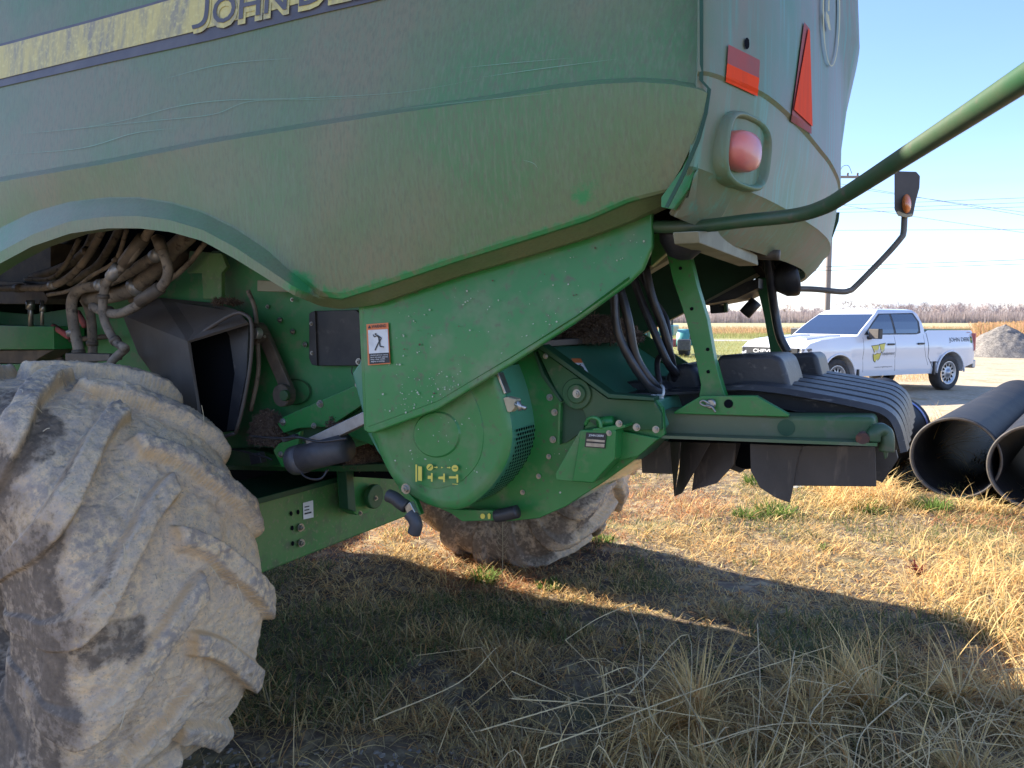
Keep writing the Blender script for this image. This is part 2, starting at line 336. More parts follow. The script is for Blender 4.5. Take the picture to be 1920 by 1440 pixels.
# ---- long scratches through the dust
MT['scratch'] = P('scratch', (.20, .40, .25), (.24, .34, .22), 20, .4, .6, .45)
def vany(x, y):
    c = interp(crease, x)
    if y < c: return vtop(x, y)
    return bulge(x, min(1, (y-c-9)/max(1, interp(Bp, x)-c-9)))
gsc = []
for pts in [[(0, 251), (120, 244), (230, 226), (330, 200), (420, 188), (560, 184), (760, 172), (940, 140)], [(0, 255), (150, 240), (290, 226), (400, 214), (470, 190), (600, 186), (760, 178)], [(0, 290), (150, 278), (250, 250), (330, 240)],
  [(860, 128), (960, 118), (1080, 108)], [(900, 145), (1020, 128), (1160, 110)], [(300, 150), (420, 120), (560, 108)], [(700, 210), (880, 190), (1060, 172)], [(980, 300), (1000, 306), (1010, 318)]]:
    p_ = cat([(a, b, 0) for a, b in pts], 8); V, wd = [], random.uniform(.32, .55)
    for i, p in enumerate(p_):
        w_ = wd*math.sin(math.pi*min(1, max(.04, i/(len(p_)-1))))
        V += [loc_(M(p.x, p.y-w_, v=vany(p.x, p.y)-.005)), loc_(M(p.x, p.y+w_, v=vany(p.x, p.y)-.005))]
    gsc.append((V, [(2*i, 2*i+1, 2*i+3, 2*i+2) for i in range(len(p_)-1)]))
v_s, f_s = merge(gsc); mk('scratches', v_s, f_s, 'scratch', side)
# ---- rear hood: plan curve and vertical profile
plan = [(-.470, 1.69), (-.450, 1.705), (-.422, 1.78), (-.375, 1.945), (-.350, 2.27), (-.340, 2.63), (-.337, 2.9), (-.352, 3.3), (-.40, 3.77), (-.47, 4.2), (-.56, 4.5), (-.75, 4.66)]
pc = cat([(a, b, 0) for a, b in plan], 5)
prof = [(3.6, .10), (3.2, .055), (2.8, .02), (2.6, .005), (2.4, -.004), (2.225, -.008), (2.21, -.010), (2.203, .002), (2.12, .012), (2.05, .028), (1.985, .034), (1.975, .05), (1.92, .10), (1.875, .16)]
V, F = [], []
for z, ins in prof:
    for i, p in enumerate(pc):
        t = pc[min(i+1, len(pc)-1)]-pc[max(i-1, 0)]; nrm = Vector((t.y, -t.x, 0)).normalized()
        cor = max(0, 1-(p.y-1.62)/.33); low = max(0, (2.2-z)/.3)
        q = p-nrm*ins*(.75 if p.y > 1.9 else .55); q.x -= .02*cor*low
        if p.y > 3.25: q.x += .075*smooth01((z-2.58)/.05)*smooth01((p.y-3.25)/.3) - .0
        V.append(loc_((q.x, q.y, z+(.055*cor*low if z < 2.2 else 0))))
m_ = len(pc)
F = [(j*m_+i, j*m_+i+1, (j+1)*m_+i+1, (j+1)*m_+i) for j in range(len(prof)-1) for i in range(m_-1)]
rear = mk('rear_hood', V, F, 'hood', CB, smooth=True)
so = rear.modifiers.new('thick', 'SOLIDIFY'); so.thickness = .012; so.offset = -1 if rear.data.polygons[30].normal.x > 0 else 1
e_ = rear.modifiers.new('edge', 'EDGE_SPLIT'); e_.split_angle = R_(22)
def upl(y):  # plan curve u at v
    return float(np.interp(y, [p.y for p in pc], [p.x for p in pc]))
def insz(z): return float(np.interp(z, [a for a, b in prof][::-1], [b for a, b in prof][::-1]))
def fh(x, y, off=.004):
    """image position -> rear hood surface"""
    r = ray(x, y); best = None
    lo_, hi_ = 1.2, 5.5
    for k in range(3000):
        t = lo_+(hi_-lo_)*k/3000; p = r*t; u = p.dot(EU); v = p.dot(EV); z = CAMZ+p.z
        if v < 1.66: continue
        cor = max(0, 1-(v-1.62)/.33); low = max(0, (2.2-z)/.3)
        s = upl(v)-insz(z)*(.75 if v > 1.9 else .55)-.02*cor*low
        if u <= s:
            break
    return Vector((s+off, v, z))
# reflector, slow-moving triangle, hole, logo
def quad_decal(name, q, fn, mat, par, n=8):
    uvq = [(i/n, j/n) for i in range(n+1) for j in range(n+1)]; V = []
    for a, b in uvq:
        x = (q[0][0]*(1-a)+q[1][0]*a)*(1-b)+(q[3][0]*(1-a)+q[2][0]*a)*b; y = (q[0][1]*(1-a)+q[1][1]*a)*(1-b)+(q[3][1]*(1-a)+q[2][1]*a)*b; V.append(loc_(fn(x, y)))
    return mk(name, V, [(i*(n+1)+j, i*(n+1)+j+1, (i+1)*(n+1)+j+1, (i+1)*(n+1)+j) for i in range(n) for j in range(n)], mat, par)
quad_decal('reflector', [(1362, 84), (1421, 113), (1420, 147), (1360, 119)], fh, 'dullred', rear)
quad_decal('reflector', [(1360, 119), (1420, 147), (1417, 181), (1357, 154)], fh, 'red', rear)
quad_decal('warning_triangle', [(1505, 42), (1515, 54), (1519, 252), (1480, 228)], fh, 'dullred', rear, 14)
quad_decal('warning_triangle_centre', [(1510, 54), (1513, 58), (1518, 238), (1483, 206)], lambda x, y: fh(x, y, .008), 'red', rear, 14)
def ell(cx, cy, rx, ry, n=20): return [(cx+rx*math.cos(2*math.pi*k/n), cy+ry*math.sin(2*math.pi*k/n)) for k in range(n)]
def ring_px(name, cx, cy, rx, ry, th, fn, mat, par, n=28, a0=0, a1=2*math.pi):
    V = []
    for k in range(n+1):
        a = a0+(a1-a0)*k/n
        V += [loc_(fn(cx+rx*math.cos(a), cy+ry*math.sin(a))), loc_(fn(cx+(rx-th)*math.cos(a), cy+(ry-th)*math.sin(a)))]
    return mk(name, V, [(2*i, 2*i+2, 2*i+3, 2*i+1) for i in range(n)], mat, par)
poly_decal('hole', [ell(1397, 82, 4.5, 11)], fh, 'void', rear)
ring_px('logo_outline', 1553, 20, 17, 106, 2.2, lambda x, y: fh(x, y, .01), 'stripe', rear)
poly_decal('logo', [[(1541, 22), (1546, 30), (1551, 58), (1547, 57), (1542, 40)], [(1546, -20), (1548, -20), (1548, 22), (1545, 22)]], lambda x, y: fh(x, y, .012), 'stripe', rear)
# tail-light pod
pc0 = fh(1399, 286, 0); tdir = (fh(1440, 305, 0)-fh(1356, 270, 0)).normalized(); zup = (fh(1399, 225, 0)-fh(1399, 345, 0)); zup = (zup-tdir*zup.dot(tdir)).normalized()
nrm = zup.cross(tdir).normalized(); nrm = nrm if nrm.x > 0 else -nrm
def onpod(a, b, c): return loc_(pc0+tdir*a+zup*b+nrm*(c+.004))
def rr(k, n, a, b, e=3.2):
    t = 2*math.pi*k/n; c, s = math.cos(t), math.sin(t); return a*abs(c)**(2/e)*(1 if c >= 0 else -1), b*abs(s)**(2/e)*(1 if s >= 0 else -1)
V, F = [], []; N = 40
prof2 = [(.142, .097, -.03), (.138, .093, .002), (.132, .088, .008), (.127, .084, .008), (.121, .079, .000), (.105, .066, -.05), (.04, .03, -.055)]
for a, b, c in prof2:
    for k in range(N):
        x, y = rr(k, N, a*.9, b*.9); V.append(onpod(x, y-.0, c))
F = [(j*N+k, j*N+(k+1) % N, (j+1)*N+(k+1) % N, (j+1)*N+k) for j in range(len(prof2)-1) for k in range(N)]+[tuple(range((len(prof2)-1)*N, len(prof2)*N))]
pod = mk('lamp_pod', V, F, 'hood', rear, smooth=True)
V, F = [], []
for j, (s, c) in enumerate([(1, -.03), (1, .008), (.9, .022), (.6, .030), (.2, .033)]):
    for k in range(N):
        x, y = rr(k, N, .070*s, .045*s, 2.4); V.append(onpod(x-.034, y-.004, c))
F = [(j*N+k, j*N+(k+1) % N, (j+1)*N+(k+1) % N, (j+1)*N+k) for j in range(4) for k in range(N)]+[tuple(range(4*N, 5*N))]
mk('tail_light', V, F, 'lens', rear, smooth=True)
# ---- roof, far side, body core: what stands behind the panels
def bx(name, u0, u1, v0, v1, z0, z1, mat, bev=.02, par=CB):
    return box(name, loc_(((u0+u1)/2, (v0+v1)/2, (z0+z1)/2)), (u1-u0, v1-v0, z1-z0), mat, par, bev)
bx('hood_roof', -7.5, -.62, 1.86, 4.5, 3.58, 3.66, 'hood')
bx('far_side_panel', -7.5, -.75, 4.58, 4.66, 1.95, 3.62, 'panel')
bx('body_core', -7.6, -1.75, 2.75, 4.3, 1.35, 3.5, 'dark')
bx('front_body', -9.5, -4.6, 1.9, 4.5, 1.0, 3.5, 'dark')
bx('grain_tank', -9.0, -4.2, 1.75, 4.6, 3.5, 4.1, 'panel')
bx('cab', -10.9, -9.3, 2.2, 4.2, 1.6, 3.9, 'dark')
# far lower flap of the rear hood
prism('lower_hood_flap', [loc_(M(x, y, v=4.05)) for x, y in [(1562, 398), (1575, 398), (1573, 415), (1553, 468), (1545, 478), (1500, 510), (1500, 486), (1540, 458), (1548, 446)]],
      [loc_(M(x, y, v=4.05))+Vector((-.03, .04, 0)) for x, y in [(1562, 398), (1575, 398), (1573, 415), (1553, 468), (1545, 478), (1500, 510), (1500, 486), (1540, 458), (1548, 446)]], 'arm', CB)

# ---- inner wall seen through the wheel arch
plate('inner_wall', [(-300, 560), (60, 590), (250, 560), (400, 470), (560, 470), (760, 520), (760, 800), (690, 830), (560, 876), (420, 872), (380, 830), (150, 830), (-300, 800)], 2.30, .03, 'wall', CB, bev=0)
plate('arch_shade_back', [(-400, 380), (-400, 900), (500, 900), (760, 820), (760, 330), (300, 330)], 2.72, .03, 'void', CB, bev=0)  # near-black sheet standing in for the shade deep in the arch
plate('tank_bracket', [(-200, 478), (95, 455), (95, 530), (60, 560), (-200, 560)], 2.2, .25, 'steeld', CB)
plate('bracket', [(355, 470), (415, 475), (425, 500), (415, 512), (415, 561), (381, 561), (378, 512), (350, 512)], 2.2, .02, 'axle', CB)
plate('cream_bracket', [(482, 525), (560, 530), (560, 548), (482, 546)], 2.2, .02, 'cream', CB)
plate('valve_block', [(-60, 525), (40, 528), (80, 545), (90, 560), (85, 570), (-60, 570)], 2.15, .12, 'steeld', CB)
plate('green_box', [(-100, 608), (100, 612), (101, 655), (-100, 656)], 2.12, .15, 'green', CB)
plate('shelf', [(-100, 658), (100, 656), (55, 682), (-100, 680)], 2.14, .1, 'steeld', CB)
plate('green_box', [(-100, 684), (52, 682), (52, 760), (-100, 760)], 2.13, .1, 'green', CB)
plate('frame_rail', [(388, 845), (470, 842), (560, 862), (500, 876), (390, 872)], 2.22, .06, 'greend', CB)
hs = [([(-40, 540), (40, 540), (95, 537), (135, 515), (168, 475), (195, 425)], 2.05, .016), ([(48, 523), (95, 522), (122, 497), (149, 448)], 2.1, .010),
      ([(90, 553), (135, 543), (176, 515), (217, 488), (238, 430)], 2.05, .009), ([(152, 706), (149, 664), (138, 610), (135, 564), (152, 542), (190, 534), (244, 510), (298, 475)], 2.02, .022),
      ([(174, 706), (173, 624), (168, 583), (158, 562)], 2.12, .020), ([(285, 425), (252, 475), (225, 505), (203, 526), (194, 556), (195, 597), (214, 637), (236, 654)], 1.93, .017),
      ([(292, 445), (303, 467), (315, 502), (309, 529), (282, 556), (238, 583), (206, 588), (173, 575)], 1.95, .019), ([(165, 562), (244, 544), (284, 510), (320, 472), (355, 440)], 2.1, .034),
      ([(236, 654), (217, 670), (206, 686), (200, 722)], 1.96, .017), ([(232, 708), (260, 714), (298, 709)], 2.05, .016), ([(385, 455), (352, 496), (311, 529), (244, 564)], 2.15, .011),
      ([(465, 545), (478, 580), (483, 640), (484, 700), (470, 770)], 2.2, .009), ([(180, 430), (160, 470), (120, 500), (60, 520)], 2.2, .02), ([(225, 428), (205, 465), (180, 500), (130, 530)], 2.2, .018)]
for p, v, r in hs: mtube('hose', [(a, b, v) for a, b in p], r, 'hosem', CB, ns=12)
def mcol(name, a, b, v, r, mat, par=CB, ns=8):
    return mtube(name, [(*a, v), (*b, v)], r, mat, par, straight=True, ns=ns)
for a, b, v, r in [((270, 445), (232, 495), 1.93, .026), ((222, 500), (207, 520), 1.925, .023), ((300, 540), (262, 566), 1.945, .026), ((296, 446), (304, 470), 1.945, .023)]: mcol('hose_fitting', a, b, v, r, 'steeld' if a[0] != 222 else 'rodm')
for a, b, r in [((57, 563), (58, 612), .012), ((79, 563), (79, 610), .008), ((57, 563), (57, 580), .02), ((80, 572), (80, 584), .014)]: mcol('steel_fitting', a, b, 2.12, r, 'steel')
plate('hose_clamp', [(122, 662), (205, 664), (205, 676), (122, 682)], 1.98, .06, 'steeld', CB)
for a, b in [((100, 612), (130, 632)), ((145, 585), (160, 612))]: mcol('red_fitting', a, b, 2.14, .014, 'dullred')
for (x0, y0, x1, y1, v, r) in [(30, 540, 42, 540, 2.05, .021), (96, 536, 104, 532, 2.05, .021), (136, 620, 138, 628, 2.02, .027), (147, 656, 148, 664, 2.02, .027), (173, 640, 173, 648, 2.12, .025), (194, 552, 194, 560, 1.93, .022), (214, 636, 218, 641, 1.93, .022), (300, 474, 288, 482, 2.02, .026), (252, 540, 262, 533, 2.1, .040), (206, 584, 198, 586, 1.95, .024), (196, 534, 186, 535, 2.02, .027), (240, 712, 252, 714, 2.05, .022), (165, 468, 160, 476, 2.05, .021), (222, 484, 214, 490, 2.05, .013)]:
    mcol('hose_clamp', (x0, y0), (x1, y1), v, r, 'rodm' if x0 % 4 == 0 else 'steeld', CB, 14)
for a, b, c, d in [((20, 500), (70, 512), 2.3, .03), ((110, 470), (150, 440), 2.35, .025), ((350, 470), (300, 520), 2.32, .03), ((60, 620), (140, 700), 2.25, .016), ((110, 640), (210, 630), 2.2, .012)]: mcol('pipe_run', a, b, c, d, 'steeld', CB, 12)
# rubber intake boot: outer skin, open mouth, dark inside
bo = [(232, 592), (290, 566), (445, 583), (472, 606), (468, 700), (444, 815), (378, 817), (330, 742), (300, 715), (262, 664), (238, 650)]
mouth = [(354, 641), (400, 612), (440, 590), (466, 606), (463, 690), (441, 808), (381, 814), (372, 760)]
def skin(name, pts3, faces, mat, par, th=.012):
    o = mk(name, [loc_(M(a, b, v=c)) for a, b, c in pts3], faces, mat, par, smooth=False)
    s = o.modifiers.new('t', 'SOLIDIFY'); s.thickness = th; s.offset = 0; return o
pts3 = [(232, 592, 2.25), (300, 560, 2.28), (400, 570, 2.26), (445, 583, 2.1), (354, 641, 1.98), (262, 664, 2.2), (300, 715, 2.25), (381, 814, 2.0), (466, 606, 2.06), (441, 808, 2.1), (395, 812, 2.05), (370, 800, 2.28), (300, 640, 2.12)]
boot = skin('intake_boot', pts3, [(0, 1, 2, 3, 4), (0, 4, 5), (5, 4, 7, 6), (6, 7, 11), (3, 8, 4), ], 'boot', CB)
plate('boot_inside', mouth, 2.12, .02, 'void', boot, bev=0)
plate('boot_inner_wall', [(412, 604), (440, 592), (466, 606), (462, 700), (441, 806), (425, 808), (440, 700), (430, 630)], 2.09, .02, 'black', boot, bev=0)
ring = [(354, 641), (400, 610), (440, 588), (460, 590), (472, 608), (470, 680), (456, 760), (442, 812)]
mtube('boot_rim', [(a, b, 2.02) for a, b in ring], .007, 'boot', boot, n=3)
mtube('boot_rim', [(354, 641, 1.99), (366, 730, 2.0), (381, 815, 2.02), (412, 820, 2.04), (442, 812, 2.05)], .007, 'boot', boot, n=3)
plate('mounting_lug', [(345, 808), (392, 800), (395, 830), (378, 840), (350, 835)], 2.2, .03, 'void', CB)
# crank link on the wall
def mdisc(name, x, y, v, r, h, mat, par=CB, ns=20):
    c = loc_(M(x, y, v=v)); g = cyl_geo(c, (0, -1, 0), r, h, ns); return mk(name, *g, mat, par, bev=min(.003, h*.3), seg=1)
a, b = M(490, 625, v=2.22), M(540, 740, v=2.22); dx = (b-a).normalized(); px_ = Vector((-dx.z, 0, dx.x))
link = prism('crank_link', [loc_(a+px_*.028), loc_(b+px_*.028), loc_(b-px_*.028), loc_(a-px_*.028)], [loc_(a+px_*.028)+Vector((0, .02, 0)), loc_(b+px_*.028)+Vector((0, .02, 0)), loc_(b-px_*.028)+Vector((0, .02, 0)), loc_(a-px_*.028)+Vector((0, .02, 0))], 'steeld', CB)
mdisc('pivot_boss', 490, 625, 2.235, .045, .05, 'steeld', link); mdisc('pivot_boss', 540, 740, 2.235, .045, .04, 'steeld', link)
mdisc('pivot_boss', 487, 625, 2.19, .022, .03, 'rodm', link); mdisc('pivot_boss', 538, 741, 2.19, .022, .02, 'greend', link)
ring_px('access_ring', 553, 735, 30, 25, 3, lambda x, y: M(x, y, v=2.29), 'greend', CB)
hp = plate('hatch_plate', [(582, 585), (592, 583), (668, 581), (676, 590), (676, 680), (668, 686), (592, 686), (582, 678)], 2.26, .03, 'black', CB)
plate('hatch_flange', [(579, 588), (590, 582), (594, 686), (584, 684), (579, 672)], 2.25, .03, 'black', hp)
plate('lower_link', [(530, 782), (668, 722), (690, 720), (690, 752), (618, 800), (560, 803), (532, 812), (520, 795)], 2.12, .02, 'green', CB)
plate('link_web', [(535, 812), (560, 804), (690, 752), (690, 765), (570, 830)], 2.16, .02, 'greend', CB)
plate('rod_bracket', [(521, 833), (563, 808), (556, 860), (545, 876), (528, 876), (512, 845)], 2.05, .02, 'green', CB)
plate('rail_behind', [(600, 800), (700, 762), (700, 836), (660, 820), (600, 850)], 2.2, .02, 'green', CB)
# zinc rod with charcoal motor
a, b = M(573, 835, v=2.0), M(700, 775, v=2.0)
rod = prism('actuator_rod', [loc_(a+Vector((0, 0, .022))), loc_(b+Vector((0, 0, .022))), loc_(b-Vector((0, 0, .022))), loc_(a-Vector((0, 0, .022)))], [loc_(a+Vector((0, .04, .022))), loc_(b+Vector((0, .04, .022))), loc_(b+Vector((0, .04, -.022))), loc_(a+Vector((0, .04, -.022)))], 'rodm', CB)
mcol('actuator_motor', (556, 862), (648, 838), 2.02, .050, 'cyl', rod, 24)
mcol('actuator_cap', (552, 864), (570, 859), 2.02, .053, 'cyl', rod, 24)
mtube('wire', [(470, 818, 2.0), (520, 822, 1.98), (560, 820, 1.96), (600, 828, 1.95), (650, 822, 1.96)], .005, 'hose', CB, ns=6)
mtube('wire', [(395, 850, 2.1), (430, 842, 2.1), (490, 855, 2.1), (510, 862, 2.1)], .004, 'hose', CB, ns=6)
mtube('wire', [(553, 860, 2.0), (570, 892, 2.0), (600, 898, 2.0), (615, 880, 2.02)], .004, 'hose', CB, ns=6)
plate('wire_connector', [(525, 822), (552, 814), (555, 822), (530, 830)], 1.97, .02, 'black', CB)
plate('wire_connector', [(466, 852), (485, 848), (490, 868), (470, 872)], 2.1, .03, 'black', CB)
mtube('wire', [(660, 688, 2.1), (660, 700, 2.1), (672, 712, 2.1)], .002, 'hose', CB, ns=5)
# ---- rear axle beam with plate, bracket and holes
axle = uplate('rear_axle', [(380, 970), (425, 955), (650, 895), (770, 863), (800, 880), (780, 963), (755, 972), (470, 1085), (380, 1122)], -2.30, .30, 'axle', CB, bev=.012)
uplate('axle_top_flange', [(380, 966), (425, 950), (650, 890), (800, 852), (800, 862), (650, 900), (425, 962), (380, 978)], -2.29, .32, 'dark', axle)
for x, y in [(546, 963), (559, 960), (548, 990), (549, 1019), (473, 990)]: poly_decal('hole', [ell(x, y, 2.8, 4.6)], lambda a, b: M(a, b, u=-2.296), 'void', axle)
poly_decal('axle_sticker', [[(568, 943), (587, 938), (588, 970), (569, 974)]], lambda a, b: M(a, b, u=-2.296), 'white', axle)
poly_decal('axle_sticker', [[(571, 950), (580, 948), (580, 950), (571, 952)], [(571, 956), (580, 954), (580, 956), (571, 958)], [(571, 962), (584, 959), (584, 962), (571, 965)]], lambda a, b: M(a, b, u=-2.294), 'blackd', axle)
uplate('axle_cylinder_bracket', [(650, 880), (715, 886), (712, 945), (690, 962), (670, 966), (655, 955)], -2.22, .06, 'green', axle)
uplate('axle_bracket_arm', [(649, 884), (662, 882), (668, 960), (653, 955)], -2.18, .05, 'dark', axle)
c = loc_(M(696, 930, u=-2.2)); mk('axle_boss', *cyl_geo(c, (1, 0, 0), .055, .03, 24), 'greend', axle, bev=.006)
# ---- frame between axle and chopper, dark openings
plate('opening_shade_back', [(400, 878), (560, 878), (760, 862), (760, 900), (650, 893), (425, 953), (400, 958)], 2.6, .03, 'void', CB, bev=0)  # near-black sheet drawn as the dark opening above the axle
plate('cross_member', [(395, 872), (560, 876), (755, 868), (755, 884), (560, 884), (395, 880)], 2.34, .06, 'greend', CB)
plate('cross_panel', [(655, 780), (760, 800), (760, 880), (655, 880)], 2.5, .03, 'dark', CB, bev=0)
# ---- straw chute shield
SV = 1.84
sh_pts = [(678, 530), (1223, 370), (1223, 462), (1205, 505), (1180, 530), (1080, 604), (960, 682), (820, 768), (700, 812), (688, 812), (684, 806)]
def svf(x, y):  # leans in a little towards the top, edge folds inwards
    return SV+.02*max(0, (700-y)/300)
a = [(x, y, svf(x, y)) for x, y in sh_pts]
shield = plate('chute_shield', a, SV, .02, 'shield', CB, bev=.008, seg=3)
plate('shield_fold', [(672, 572), (682, 572), (691, 812), (682, 806)], SV+.008, .10, 'shield', shield)
ins = [(690, 800), (820, 752), (960, 668), (1080, 592), (1180, 518)]
out = [(700, 812), (820, 768), (960, 684), (1080, 606), (1182, 532)]
V = [loc_(M(x, y, v=SV-.001)) for x, y in ins]+[loc_(M(x, y, v=SV+.03)) for x, y in out]+[loc_(M(x, y, v=SV+.09)) for x, y in out]
mk('shield_hem', V, [(i+j*5, i+1+j*5, i+1+(j+1)*5, i+(j+1)*5) for j in range(2) for i in range(4)], 'green', shield, smooth=True)
fs_ = lambda x, y: M(x, y, v=svf(x, y)-.003); fs2 = lambda x, y: M(x, y, v=svf(x, y)-.005); fs3 = lambda x, y: M(x, y, v=svf(x, y)-.007)
lab = poly_decal('warning_label', [[(687, 608), (728, 605), (732, 682), (690, 685)]], fs_, 'orange', shield)
poly_decal('label_panel', [[(690, 619), (727, 617), (729, 661), (692, 663)]], fs2, 'white', lab)
poly_decal('label_text_panel', [[(692, 663), (729, 661), (731, 680), (693, 683)]], fs2, 'blackd', lab)
uvw, fw = text_geo('WARNING', .02); px_decal('label_word', uvw, fw, (697, 615.5), (723, 613.5), (0, -6), fs3, 'blackd', lab)
poly_decal('label_word', [[(689.5, 616), (695.5, 615.6), (692.3, 609.5)]], fs3, 'blackd', lab)
for i, (s, wd) in enumerate([('Avoid serious injury', 33), ('from thrown objects.', 33), ('Stay clear while', 27), ('engine is running.', 26)]):
    q, qf = text_geo(s, .01); px_decal('label_line', q, qf, (694.5+i*.3, 668+i*4), (694.5+i*.3+wd, 666.5+i*4), (0, -3.2), fs3, 'white', lab)
def stroke(pts, w):
    out = []
    for (x0, y0), (x1, y1) in zip(pts[:-1], pts[1:]):
        L = math.hypot(x1-x0, y1-y0); nx, ny = -(y1-y0)/L*w/2, (x1-x0)/L*w/2
        out.append([(x0+nx, y0+ny), (x1+nx, y1+ny), (x1-nx, y1-ny), (x0-nx, y0-ny)])
    return out
def figure(ox, oy, s):
    q = lambda l: [(ox+a*s, oy+b*s) for a, b in l]
    r = [q([(math.cos(t)*1.9+6.2, math.sin(t)*1.9+2.4) for t in [k*.7 for k in range(9)]])]
    for l, wd in [([(7.5, 4.5), (12, 7), (13.5, 17)], 3.2), ([(8, 5.5), (4, 8), (1.5, 3)], 1.7), ([(13, 6.5), (17, 10), (14.5, 15)], 1.7), ([(13, 16), (9, 24), (5, 33)], 2.2), ([(13.5, 17), (14.5, 25.5), (22, 26.5)], 2.2)]:
        r += stroke(q(l), wd*s)
    return r
poly_decal('label_figure', figure(698, 624, 1.0), fs3, 'blackd', lab)
rs_ = random.Random(12)
def specks(name, fn, x0, x1, y0, y1, inside, n, par, mat='speck', s=(.8, 2.2)):
    G = []
    for i in range(n):
        x, y = rs_.uniform(x0, x1), rs_.uniform(y0, y1)
        if not inside(x, y): continue
        r = rs_.uniform(*s)*rs_.random()**.6+.35; a = rs_.uniform(0, 6.28); e = rs_.uniform(.35, 1)
        G.append(([loc_(fn(x+r*math.cos(t)*math.cos(a)-r*e*math.sin(t)*math.sin(a), y+r*math.cos(t)*math.sin(a)+r*e*math.sin(t)*math.cos(a))) for t in [2*math.pi*k/7 for k in range(7)]], [tuple(range(7))]))
    v, f = merge(G); return mk(name, v, f, mat, par)
MT['speck'] = P('pale_specks', (.50, .52, .42), (.34, .42, .28), 60, .4, .6, .8)
ins_ = lambda x, y: y > interp([(680, 590), (850, 530), (1223, 425)], x) and y < interp([(690, 800), (820, 752), (960, 668), (1080, 592), (1200, 500)], x)
specks('paint_specks', lambda x, y: M(x, y, v=svf(x, y)-.0025), 690, 1215, 430, 800, ins_, 210, shield)
specks('paint_specks', lambda x, y: M(x, y, v=svf(x, y)-.0025), 740, 860, 700, 770, ins_, 60, shield, s=(.6, 1.6))
specks('dirt_specks', lambda x, y: M(x, y, v=svf(x, y)-.0025), 690, 1215, 430, 800, ins_, 60, shield, 'rust', (1.0, 2.6))
# ---- chopper body: profile carried across the machine
CV = 2.06
prof_c = [(880, 640), (1010, 655), (1140, 746), (1228, 752), (1245, 800), (1190, 862), (1130, 905), (1060, 950), (1010, 972), (950, 978), (850, 965), (780, 932), (735, 885), (706, 845), (690, 815), (660, 700), (700, 640)]
a = [loc_(M(x, y, v=CV)) for x, y in prof_c]
chop = prism('chopper_body', a, [p+Vector((0, .80, 0)) for p in a], 'teal', CB, bev=.006)
a2 = [(1001, 646), (1012, 648), (1142, 740), (1226, 745), (1242, 765), (1246, 815), (1190, 862), (1130, 905), (1060, 950), (1010, 972), (950, 978), (850, 965), (790, 938), (745, 895), (712, 850), (696, 815), (760, 640)]
plate('chopper_side_plate', a2, CV-.022, .02, 'green', chop, bev=.003)
fp = [loc_(M(x, y, v=CV))+Vector((0, .80, 0)) for x, y in a2]; prism('chopper_far_plate', [p+(Vector((0, 0, .05)) if p.z > 1.4 else Vector()) for p in fp], [p+Vector((0, .02, 0))+(Vector((0, 0, .05)) if p.z > 1.4 else Vector()) for p in fp], 'greend', chop)
plate('side_arm', [(1006, 655), (1012, 655), (1140, 748), (1226, 752), (1240, 775), (1240, 806), (1130, 808), (1100, 786), (1088, 757), (1052, 752)], CV-.04, .016, 'greend', chop, bev=.002)
plate('arm_rim', [(1004, 655), (1012, 655), (1140, 746), (1226, 752), (1226, 745), (1142, 738), (1016, 646)], CV-.075, .05, 'dark', chop, bev=.002)
plate('plate_edge', [(1000, 660), (1004, 659), (1020, 700), (1054, 752), (1050, 754), (1015, 706)], CV-.05, .028, 'dark', chop, bev=.001)
mdisc('arm_boss', 1082, 738, CV-.042, .045, .006, 'greend', chop, 28); mdisc('arm_boss', 1082, 738, CV-.048, .028, .008, 'greend', chop, 28)
dk = plate('recess_panel', [(1050, 760), (1060, 752), (1080, 752), (1112, 783), (1095, 798), (1094, 808), (1062, 830), (1052, 832)], CV-.028, .01, 'dark', chop, bev=.001)
plate('recess_edge', [(1047, 757), (1051, 756), (1049, 834), (1045, 833)], CV-.045, .03, 'green', chop, bev=.001)
# folded bracket with name plate, hooked pin
plate('lower_bracket', [(1088, 806), (1155, 806), (1152, 862), (1112, 906), (1072, 903)], CV-.10, .07, 'green', chop, bev=.004)
plate('lower_bracket_fold', [(1087, 808), (1090, 806), (1076, 903), (1043, 900), (1041, 888)], CV-.085, .012, 'shield', chop, bev=.002)
plate('lower_bracket_wing', [(1154, 806), (1235, 822), (1196, 856), (1150, 866)], CV-.045, .02, 'green', chop, bev=.003)
npl = plate('name_plate', [(1099, 811), (1137, 813), (1134, 841), (1096, 838)], CV-.104, .003, 'blackd', chop, bev=0)
fn_ = lambda x, y: M(x, y, v=CV-.106)
q, qf = text_geo('JOHN DEERE', .015); px_decal('plate_lettering', q, qf, (1104, 819), (1132, 820.5), (0, -5), fn_, 'white', npl)
poly_decal('plate_field', [[(1100, 823), (1134, 825.5), (1133.6, 829.5), (1099.6, 827)], [(1099, 830), (1133.5, 832.5), (1133, 839), (1098.6, 836.5)]], fn_, 'steel', npl)
mtube('hook', [(1098, 796, CV-.08), (1103, 786, CV-.09), (1114, 783, CV-.1), (1124, 789, CV-.1), (1127, 803, CV-.1)], .0055, 'shield', chop, ns=8)
plate('small_bracket', [(1110, 804), (1150, 798), (1172, 796), (1172, 802), (1148, 808), (1112, 808)], CV-.10, .08, 'green', chop, bev=.002)
mcol('hinge_tube', (1122, 792), (1150, 790), CV-.06, .016, 'green', chop, 14)
